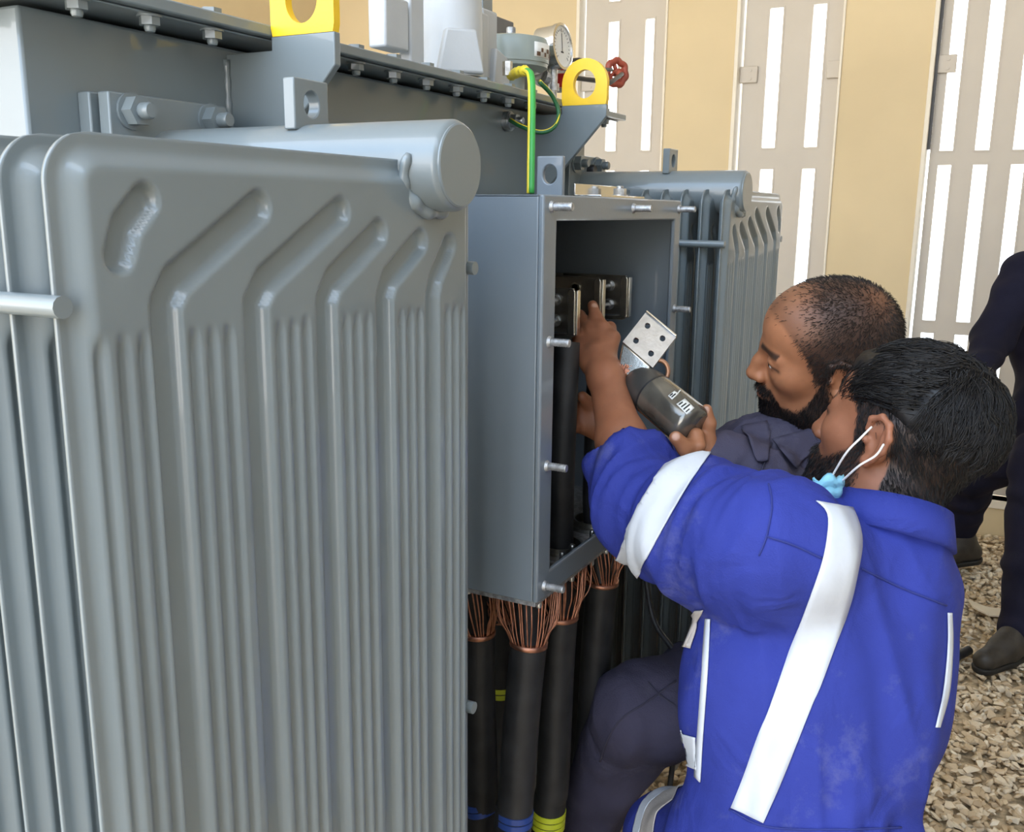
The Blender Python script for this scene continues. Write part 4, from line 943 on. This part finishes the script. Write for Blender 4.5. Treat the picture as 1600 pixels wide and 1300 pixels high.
# left arm and hand (one surface), right forearm and hand, torso core
W = wrL
K = [pt(909, 528, 1.535), pt(924, 514, 1.53), pt(942, 514, 1.52), pt(957, 528, 1.508)]
segs = [(elL, pt(972, 690, 1.395), .043, .0355, .02), (pt(972, 690, 1.395), W, .0355, .0255, .02), (W, pt(936, 555, 1.497), .0255, .024, .02)]
for k_ in K: segs.append((pt(942, 575, 1.48), k_, .0165, .0125, .0075))
segs += [(K[0], pt(900, 506, 1.555), .0112, .0100, .006), (pt(900, 506, 1.555), pt(892, 517, 1.575), .0100, .0085, .005),
         (K[1], pt(905, 494, 1.56), .0112, .0100, .006), (pt(905, 494, 1.56), pt(897, 500, 1.585), .0100, .0085, .005),
         (K[2], pt(931, 496, 1.535), .0115, .0105, .006), (pt(931, 496, 1.535), pt(926, 477, 1.545), .0102, .0082, .005),
         (K[3], pt(953, 512, 1.545), .0105, .0095, .006), (pt(953, 512, 1.545), pt(944, 512, 1.57), .0095, .0080, .005),
         (pt(920, 570, 1.49), pt(905, 548, 1.515), .014, .0115, .01), (pt(905, 548, 1.515), pt(903, 528, 1.54), .0110, .0090, .005)]
hf = hand_field(segs, .0022); V, Q = hf.mesh(); V = relax(V, Q, 1, .4)
parts.append((V, Q, skin_col(V, sk*1.15, [(pt(929, 479, 1.538), .0055)], 2)))
e2_ = pt(1130, 810, 1.575); w2_ = pt(935, 660, 1.56)
segs = [(e2_, w2_, .04, .027, .02)]
for k_, (a, b) in enumerate([((905, 640), (893, 632)), ((900, 648), (888, 645)), ((902, 657), (890, 660)), ((908, 664), (896, 670))]):
    segs += [(w2_, pt(*a, 1.555), .020, .012, .014), (pt(*a, 1.555), pt(*b, 1.535), .011, .009, .005)]
segs += [(w2_, pt(922, 632, 1.54), .016, .011, .01), (pt(922, 632, 1.54), pt(910, 620, 1.525), .011, .009, .005)]
hf = hand_field(segs, .0024); V, Q = hf.mesh(); parts.append((V, Q, skin_col(V, sk*1.15, (), 4)))
tf = Field((-.6, .9, .7), (.2, 1.9, 1.35), .009); tf.chain([(pt(1390, 920, 1.28), .05), (pt(1350, 950, 1.43), .045), (e2_, .04)], .02); tf.ell(pt(1342, 925, 1.25), (.12, .07, .12), TR, .05); tf.ell(pt(1270, 1120, 1.225), (.12, .08, .2), TR, .05); tf.cap(nb, pt(1370, 880, 1.25), .05, .06, .03); tf.cap(pt(1345, 890, 1.25), shL, .06, .05, .03); tf.cap(shL, elL, .05, .042, .02)
V, Q = tf.mesh(); parts.append((V, Q, skin_col(V, sk, (), 6)))
V, Q, c_ = merge(parts); npmesh('body', V, Q, SKIN, man, col=c_); eyes(HC, HR, man)
# collar
ca = nrm(HC-nb); cx_ = pt(1382, 828, 1.235)
MBc = MB(); n = 44; prof = [(.088, -.012), (.083, .012), (.078, .034), (.074, .034), (.072, .0)]
cl = MB().lathe(cx_, nrm(ca+.35*T_), prof, n); clo = cl.build('collar', BLUE, man, True); 
# hair: volume on top plus flowing locks
f = Field((-.15, -.12, -.06), (.13, .12, .17), .0032)
f.ell((-.020, 0, .040), (.099, .079, .088), k=.02); f.ell((.045, 0, .075), (.046, .058, .032), k=.03); f.half((.0, 0, .034), (.25, 0, -.97), .02); f.half((.088, 0, .07), (.9, 0, -.35), .01)
V, Q = f.mesh(); V = relax(V, Q, 2); N2 = vnormals(V, Q); V = V+N2*(.003*pnoise(V, (35, 90, 60), 3))[:, None]
hr = npmesh('hair', to_world(V, HC, HR), Q, HAIR, man)
def locks(n, kids, seed):
    r = np.random.default_rng(seed); c = np.array([-.016, 0, .038]); rad = np.array([.106, .086, .096])
    a = r.uniform(0, 2*math.pi, n); ph = np.arccos(1-1.02*r.uniform(0, 1, n)); D = np.stack([np.sin(ph)*np.cos(a), np.sin(ph)*np.sin(a), np.cos(ph)], 1)
    L = r.uniform(.035, .07, n); L = np.where(D[:, 2] < .35, L*.6, L); st = 7
    def grow(P0, L, fl, lift, tipj):
        cur = P0; P = [cur]
        for k in range(1, st):
            nn_ = (cur-c)/rad**2; nn_ /= np.linalg.norm(nn_, axis=1, keepdims=True); t = fl-nn_*(fl*nn_).sum(1, keepdims=True); t /= np.linalg.norm(t, axis=1, keepdims=True)+1e-9
            cur = cur+t*(L/(st-1))[:, None]; q = (cur-c)/rad; q /= np.linalg.norm(q, axis=1, keepdims=True); cur = c+q*rad*(.975+lift*math.sin(math.pi*.75*k/(st-1))); P.append(cur)
        return np.stack(P, 1)
    fl = np.stack([np.full(n, 1.0), .5*np.sign(D[:, 1])*np.abs(D[:, 1])**.6+.25*r.normal(size=n), -.3+.2*r.normal(size=n)], 1)
    back = (D[:, 0] < -.35)[:, None]; fl = np.where(back, np.stack([-.3+.4*r.normal(size=n), .5*D[:, 1]+.5*r.normal(size=n), np.full(n, -1.0)], 1), fl)
    lift = r.uniform(.02, .09, (n, 1)); rp_ = lambda A: np.repeat(A, kids, 0)
    P0 = rp_(c+D*rad*.975)+r.normal(0, .0035, (n*kids, 3)); return grow(P0, rp_(L)*r.uniform(.8, 1.15, n*kids), rp_(fl)+r.normal(0, .10, (n*kids, 3)), rp_(lift)*r.uniform(.7, 1.2, (n*kids, 1)), 0)
LK = locks(900, 11, 5); keepm = LK[:, -1, 2] > np.interp(LK[:, -1, 0], HXS, [-.03, -.02, .035, .044, .046, .046, .044, .036, .030, .022, .012]); LK = LK[keepm]
lo_ = strands('hair_locks', to_world(LK.reshape(-1, 3), HC, HR).reshape(LK.shape), .0009, .0003, HAIR, hr); lo_['kind'] = 'stuff'
V, Q, col0 = parts[0]; Vl = (V-HC)@HR.T; Nn = vnormals(V, Q)
st_ = hairs(V, Nn, hm*(Vl[:, 2] < .06)+1e-9, 7000, .009, .75, -HR[2]-.6*HR[0], seed=2); so = strands('stubble', st_, .0005, .0002, HAIR, man); so['kind'] = 'stuff'
st_ = hairs(V, Nn, bm_*(1-lip)+1e-9, 6000, .006, .75, -HR[2]+.1*HR[0], seed=3); so = strands('beard', st_, .0005, .0002, HAIR, man); so['kind'] = 'stuff'
boot(man, anL-np.array([0, 0, .03]), (-.7, .25, 0)); boot(man, anR-np.array([0, 0, .03]), (-.5, .7, 0))

# lowered surgical mask with ear loops
MASK = mat('mask_blue', (.26, .58, .74), .7, var=.06, vscale=60, bump=.3); LOOP = mat('mask_elastic', (.80, .78, .76), .6)
mk_c = pt(1296, 762, 1.215); fm_ = empty('face_mask', tuple(mk_c), 'pale blue surgical mask pulled below the chin of the blue worker', 'mask')
gx, gy = 12, 9; Vm = []; 
mo = [(1272, 745), (1283, 752), (1296, 738), (1303, 748), (1318, 752), (1317, 762), (1304, 780), (1290, 781), (1277, 780), (1274, 762)]
u_ = cv(1, 0, .25); v_ = cv(0, 1, .1); 
for j in range(gy):
    for i in range(gx):
        s = i/(gx-1); t = j/(gy-1); px = 1272+46*s-(t*6 if s < .5 else t*t*12*s); py = 745+6*math.sin(s*9)*(1-t)+36*t-8*(s > .8)*(1-t)+4*s
        dd = 1.205+.010*math.cos((s-.45)*3)*-1+.004*math.sin(t*14+s*3); Vm.append(pt(px, py, dd))
Qm = np.array([(j*gx+i, j*gx+i+1, (j+1)*gx+i+1, (j+1)*gx+i) for j in range(gy-1) for i in range(gx-1)])
mb_ = npmesh('mask_cloth', np.array(Vm), Qm, MASK, fm_); sdm = mb_.modifiers.new('solid', 'SOLIDIFY'); sdm.thickness = .003
earp = lambda x, y, z: to_world(np.array([x, y, z]), HC, HR)
MB().tube(bez([pt(1300, 744, 1.20), pt(1322, 708, 1.165), pt(1345, 684, 1.155), pt(1362, 667, 1.160)], 8), .0014, 6).build('ear_loop', LOOP, fm_, True)
MB().tube(bez([pt(1315, 752, 1.20), pt(1342, 728, 1.165), pt(1368, 712, 1.155), pt(1381, 694, 1.160)], 8), .0014, 6).build('ear_loop', LOOP, fm_, True)

# ------------------------------------------------ bearded worker
man2 = empty('person', (-.3, 1.6, 0), 'bearded worker with cropped hair in faded navy shirt, holding the cable end', 'person')
HC2 = pt(1291, 550, 1.505); HR2 = frame_from(cv(-.96, .04, .20), cv(-.10, -.82, -.55))
nb2 = pt(1272, 690, 1.585); nl2 = HR2@(nb2-HC2); sk2 = np.array([.41, .172, .083])
V, Q = head(nl2, .058); bm_, lip = beard_mask(V, BT2)
HL2 = [-.085, -.080, -.055, .012, .020, -.02, -.02, .015, .050, .078, .088]
hm = hair_mask(V, HL2, .007); col = np.tile(sk2, (len(V), 1))*(1+.15*pnoise(V, 28, 8))[:, None]
lip3 = lip[:, None]*.7; col = col*(1-lip3)+np.array([.20, .075, .06])*lip3
thin = sstep(.0, .05, V[:, 0])*sstep(.03, .08, V[:, 2]); whorl = np.exp(-(((V[:, 0]+.072)/.03)**2+((V[:, 1]-.02)/.03)**2+((V[:, 2]-.10)/.03)**2))
dk = np.maximum(hm*(.90-.42*thin-.28*whorl), bm_*.92)[:, None]; col = col*(1-dk)+np.array([.022, .016, .014])*dk
brow = np.exp(-(((V[:, 2]-.025)/.006)**2)**2)*(V[:, 0] > .058)*(np.abs(V[:, 1]) > .010)*(np.abs(V[:, 1]) < .054); col = col*(1-.88*brow[:, None])+.013*.88*brow[:, None]; col = lash(V, col)
parts = [(to_world(V, HC2, HR2), Q, col)]
Wr = pt(1118, 728, 1.425); k1 = pt(1104, 690, 1.40)
segs = [(pt(1215, 800, 1.45), Wr, .040, .027, .02), (Wr, pt(1098, 712, 1.415), .027, .024, .02)]
for q_ in ((1104, 688, 1.408), (1098, 690, 1.418), (1092, 694, 1.428)): segs.append((pt(1103, 718, 1.42), pt(*q_), .020, .013, .014))
segs += [(pt(1105, 690, 1.406), pt(1108, 662, 1.40), .0108, .0100, .006), (pt(1108, 662, 1.40), pt(1104, 640, 1.395), .0100, .0082, .005),
         (pt(1098, 690, 1.416), pt(1088, 680, 1.385), .0108, .0098, .006), (pt(1088, 680, 1.385), pt(1094, 697, 1.372), .0098, .0086, .005),
         (pt(1094, 696, 1.425), pt(1083, 690, 1.39), .0105, .0095, .006), (pt(1083, 690, 1.39), pt(1088, 704, 1.378), .0095, .0085, .005),
         (pt(1090, 718, 1.40), pt(1071, 700, 1.372), .0150, .0120, .012), (pt(1071, 700, 1.372), pt(1056, 684, 1.362), .0118, .0098, .006)]
hf = hand_field(segs, .0021); V, Q = hf.mesh(); V = relax(V, Q, 1, .4); parts.append((V, Q, skin_col(V, sk2*.85, [(pt(1056, 682, 1.355), .0058), (pt(1103, 640, 1.388), .005)], 3)))
tf = Field((-.6, 1.3, .75), (.2, 2.1, 1.35), .010); ch = pt(1275, 800, 1.66); pv = pt(1260, 1030, 1.74)
tf.chain([(ch, .08), (pt(1235, 745, 1.56), .06), (pt(1225, 800, 1.47), .045), (pt(1215, 800, 1.45), .04)], .02); tf.cap(nb2, ch, .055, .09, .04); tf.cap(ch, pv, .10, .11, .04); V, Q = tf.mesh(); parts.append((V, Q, skin_col(V, sk2, (), 6)))
V, Q, c_ = merge(parts); npmesh('body', V, Q, SKIN, man2, col=c_); eyes(HC2, HR2, man2)
V, Q, col0 = parts[0]; Nn = vnormals(V, Q)
flow2 = (V-to_world(np.array([-.08, .02, .10]), HC2, HR2))
mk_ = hm*(1-.97*thin)*(1-.6*whorl)+1e-9
st_ = hairs(V, Nn, mk_, 13000, .0052, .6, flow2, seed=12); ho = strands('hair', st_, .0005, .0002, HAIRB, man2); ho['kind'] = 'stuff'
st_ = hairs(V, Nn, bm_+1e-9, 8000, .0055, .8, -HR2[2]+.2*HR2[0], seed=13); so = strands('beard', st_, .0005, .0002, HAIR, man2); so['kind'] = 'stuff'
# shirt
f = Field((-.75, 1.15, .70), (.25, 2.15, 1.33), .0055)
f.chain([(pt(1272, 735, 1.60), .085), (ch, .135), (pt(1270, 920, 1.70), .14), (pv, .145)], .05)
f.chain(arrP([(1235, 745, 1.56, .078), (1225, 800, 1.47, .066), (1180, 765, 1.435, .054), (1130, 728, 1.43, .045)]), .03)
f.chain(arrP([(1250, 720, 1.74, .075), (1160, 720, 1.68, .062), (1080, 745, 1.60, .05)]), .03)
f.chain(arrP([(1235, 745, 1.56, .07), (1185, 700, 1.58, .055)]), .04)
shirt, SV, SQ = cloth('shirt', f, man2, NAVY, .006, 20, (12, 12, 6), 2, lambda V, N: .006*(1-2.4*np.abs(pnoise(V, (22, 18, 9), 4)))+.003*(1-2.4*np.abs(pnoise(V, (40, 36, 20), 7))))
nl_ = nrm(HC2-nb2)
MB().lathe(pt(1268, 688, 1.578), nrm(nl_+.5*cv(.1, -1, -.3)), [(.092, -.018), (.080, .004), (.072, .022), (.069, .022), (.070, .0)], 40).build('collar', NAVY, man2, True)
sb = bvh_of(SV, SQ)
sewn(sb, 'collar_flap', [(1207, 690), (1222, 714), (1239, 735)], [(1302, 664), (1292, 685), (1272, 706)], man2, NAVY, 14, 8, .006, depth=1.5)
sewn(sb, 'collar_flap', [(1160, 668), (1170, 700), (1182, 723)], [(1198, 662), (1203, 690), (1196, 722)], man2, NAVY, 14, 8, .006, depth=1.55)
seam(sb, 'placket_seam', [(1206, 692), (1188, 740), (1180, 780)], man2, mat('navy_seam', (.045, .042, .07), .85), depth=1.5)
# trousers
f = Field((-.95, 1.1, .05), (.25, 2.35, 1.0), .0065); hpL2, hpR2 = pt(1235, 1085, 1.78), pt(1290, 1060, 1.92)
kn2 = pt(1005, 1112, 1.63); an2 = np.array([-.75, 1.60, .12]); knr2 = hpR2+np.array([-.30, .12, -.22]); anr2 = np.array([knr2[0]+.28, knr2[1]+.12, .11])
f.cap(pv, pt(1262, 1080, 1.78), .15, .15, .05); f.chain([(hpL2, .118), (pt(1095, 1094, 1.69), .092), (kn2, .076)], .03); f.chain([(kn2, .076), (kn2*.5+an2*.5, .062), (an2, .058)], .03); f.chain([(hpR2, .11), (knr2, .08), (anr2, .06)], .03)
def tro_folds(V, N):
    t = (V-kn2)@nrm(hpL2-kn2); return .003*np.sin(t*80+4*pnoise(V, 10, 4))*sstep(.2, .02, np.abs(t))+.005*(1-2.4*np.abs(pnoise(V, (14, 10, 8), 6)))
tro, TV, TQ = cloth('trousers', f, man2, NAVYT, .006, 30, (10, 10, 7), 2, tro_folds)
tb = bvh_of(TV, TQ); NS = mat('navy_seam', (.045, .042, .07), .85)
seam(tb, 'leg_seam', [(1056, 1064), (1010, 1097), (972, 1122), (950, 1155), (938, 1190)], man2, NS, 1.4, depth=1.6)
seam(tb, 'leg_seam', [(1012, 1066), (1030, 1085), (1058, 1105)], man2, NS, 1.0, depth=1.6)
boot(man2, an2-np.array([0, 0, .03]), (-.3, .9, 0)); boot(man2, anr2-np.array([0, 0, .03]), (-.7, .3, 0))

# ------------------------------------------------ standing man at the right edge
man3 = empty('person', (.25, 3.6, 0), 'standing person in near black navy coverall and dark boots at the right edge', 'person')
f = Field((-.45, 3.1, .08), (.85, 4.75, 1.55), .009)
D3 = 3.42; sh3 = pt(1603, 432, D3-.06); hp3 = pt(1645, 690, D3)
S3 = nrm(np.array([.75, .65, 0])); U3 = np.array([0, 0, 1.]); TR3 = np.array([S3, np.cross(U3, S3), U3])
ch3 = pt(1652, 510, D3+.08); f.ell(ch3, (.19, .13, .26), TR3, .06); f.ell(pt(1648, 640, D3+.05), (.165, .13, .18), TR3, .06); f.cap(sh3, ch3+S3*.17+U3*.13, .075, .085, .06)
f.chain([(sh3, .080), (pt(1548, 532, 3.34), .064), (pt(1527, 588, 3.18), .050)], .03)
f.chain([(ch3+S3*.2+U3*.12, .08), (ch3+S3*.28-U3*.15, .065), (ch3+S3*.25-U3*.38, .05)], .03)
h3a, k3a, a3a = pt(1628, 720, 3.36), pt(1608, 880, 3.34), pt(1592, 992, 3.31)
h3b, k3b, a3b = pt(1640, 700, 3.52), pt(1525, 735, 3.86), pt(1500, 818, 4.12)
f.chain([(h3a, .105), (k3a, .080), (a3a, .068)], .04); f.chain([(h3b, .10), (k3b, .088), (a3b, .080)], .04)
def cf3(V, N): return .004*np.sin(V[:, 2]*60+5*pnoise(V, 6, 1))
cloth('coverall', f, man3, DNAVY, .009, 40, (7, 7, 5), 1, cf3)
hd3 = ch3+np.array([-.02, .0, .405]); HR3 = frame_from((-.6, .5, -.25), (0, 0, 1)); V, Q = head(HR3@(ch3+U3*.22-hd3), .06)
hm = hair_mask(V, HL2); c3 = np.tile(sk2, (len(V), 1)); c3 = c3*(1-hm[:, None]*.9)+.012*hm[:, None]; parts = [(to_world(V, hd3, HR3), Q, c3)]
w3 = pt(1527, 588, 3.18); segs = [(pt(1548, 532, 3.34), w3, .04, .028, .02)]
for k_ in range(4): segs += [(w3, pt(1511-2*k_, 592+4*k_, 3.12+.012*k_), .022, .014, .014), (pt(1511-2*k_, 592+4*k_, 3.12+.012*k_), pt(1506+4*k_, 604+2*k_, 3.10+.01*k_), .012, .009, .005)]
segs += [(w3, pt(1520, 605, 3.10), .018, .012, .01), (pt(1520, 605, 3.10), pt(1511, 608, 3.08), .012, .009, .006)]
hf = hand_field(segs, .0035); V, Q = hf.mesh(); parts.append((V, Q, np.tile(np.array([.02, .017, .018]), (len(V), 1))))
tf = Field(ch3-np.array([.6, .6, .45]), ch3+.45, .012); tf.chain([(ch3+U3*.08, .05), (sh3, .042), (pt(1548, 532, 3.34), .04)], .03); tf.ell(ch3, (.12, .07, .18), TR3, .04); tf.cap(ch3+U3*.15, hd3-U3*.1, .06, .055, .03); V, Q = tf.mesh(); parts.append((V, Q, skin_col(V, sk2, (), 6)))
V, Q, c_ = merge(parts); npmesh('body', V, Q, SKIN, man3, col=c_); eyes(hd3, HR3, man3)
MB().lathe(ch3+U3*.235, (hd3-ch3)/np.linalg.norm(hd3-ch3), [(.105, -.03), (.088, .0), (.078, .03), (.074, .03), (.074, -.02)], 32).build('collar', DNAVY, man3, True)
boot(man3, np.array([a3a[0], a3a[1], .128]), (-.5, -.85, 0)); boot(man3, np.array([a3b[0]+.02, a3b[1], .155]), (-.85, -.35, -.18))

# stickers with print on the held sleeve
sl = [c for c in HELD.children if c.name.startswith('sleeve')][0]; o_ = np.array(org(sl)); sv = np.array([v.co[:] for v in sl.data.vertices])+o_
slb = BVHTree.FromPolygons([tuple(p) for p in sv], [tuple(p.vertices) for p in sl.data.polygons])
for q4, nl_ in (([(1044, 619), (1053.5, 611.7), (1060, 615.5), (1050, 624.6)], 2), ([(1057, 632), (1070, 623.5), (1084.5, 638), (1073, 648)], 4)):
    a, b, c_, d = map(np.array, q4); st = sewn(slb, 'sticker', [tuple(a), tuple(d)], [tuple(b), tuple(c_)], HELD, STK, 6, 6, .0006, depth=1.4)
    for k in range(nl_):
        t = (k+.7)/(nl_+.4); p0 = a+(d-a)*t; p1 = b+(c_-b)*t; u0 = p0+(p1-p0)*.12; u1 = p0+(p1-p0)*(.55+.35*((k*7) % 3)/2); w_ = (d-a)/np.linalg.norm(d-a)*.8
        sewn(slb, 'print_line', [tuple(u0-w_), tuple(u1-w_)], [tuple(u0+w_), tuple(u1+w_)], st, BLACK, 5, 2, .0018, depth=1.4)
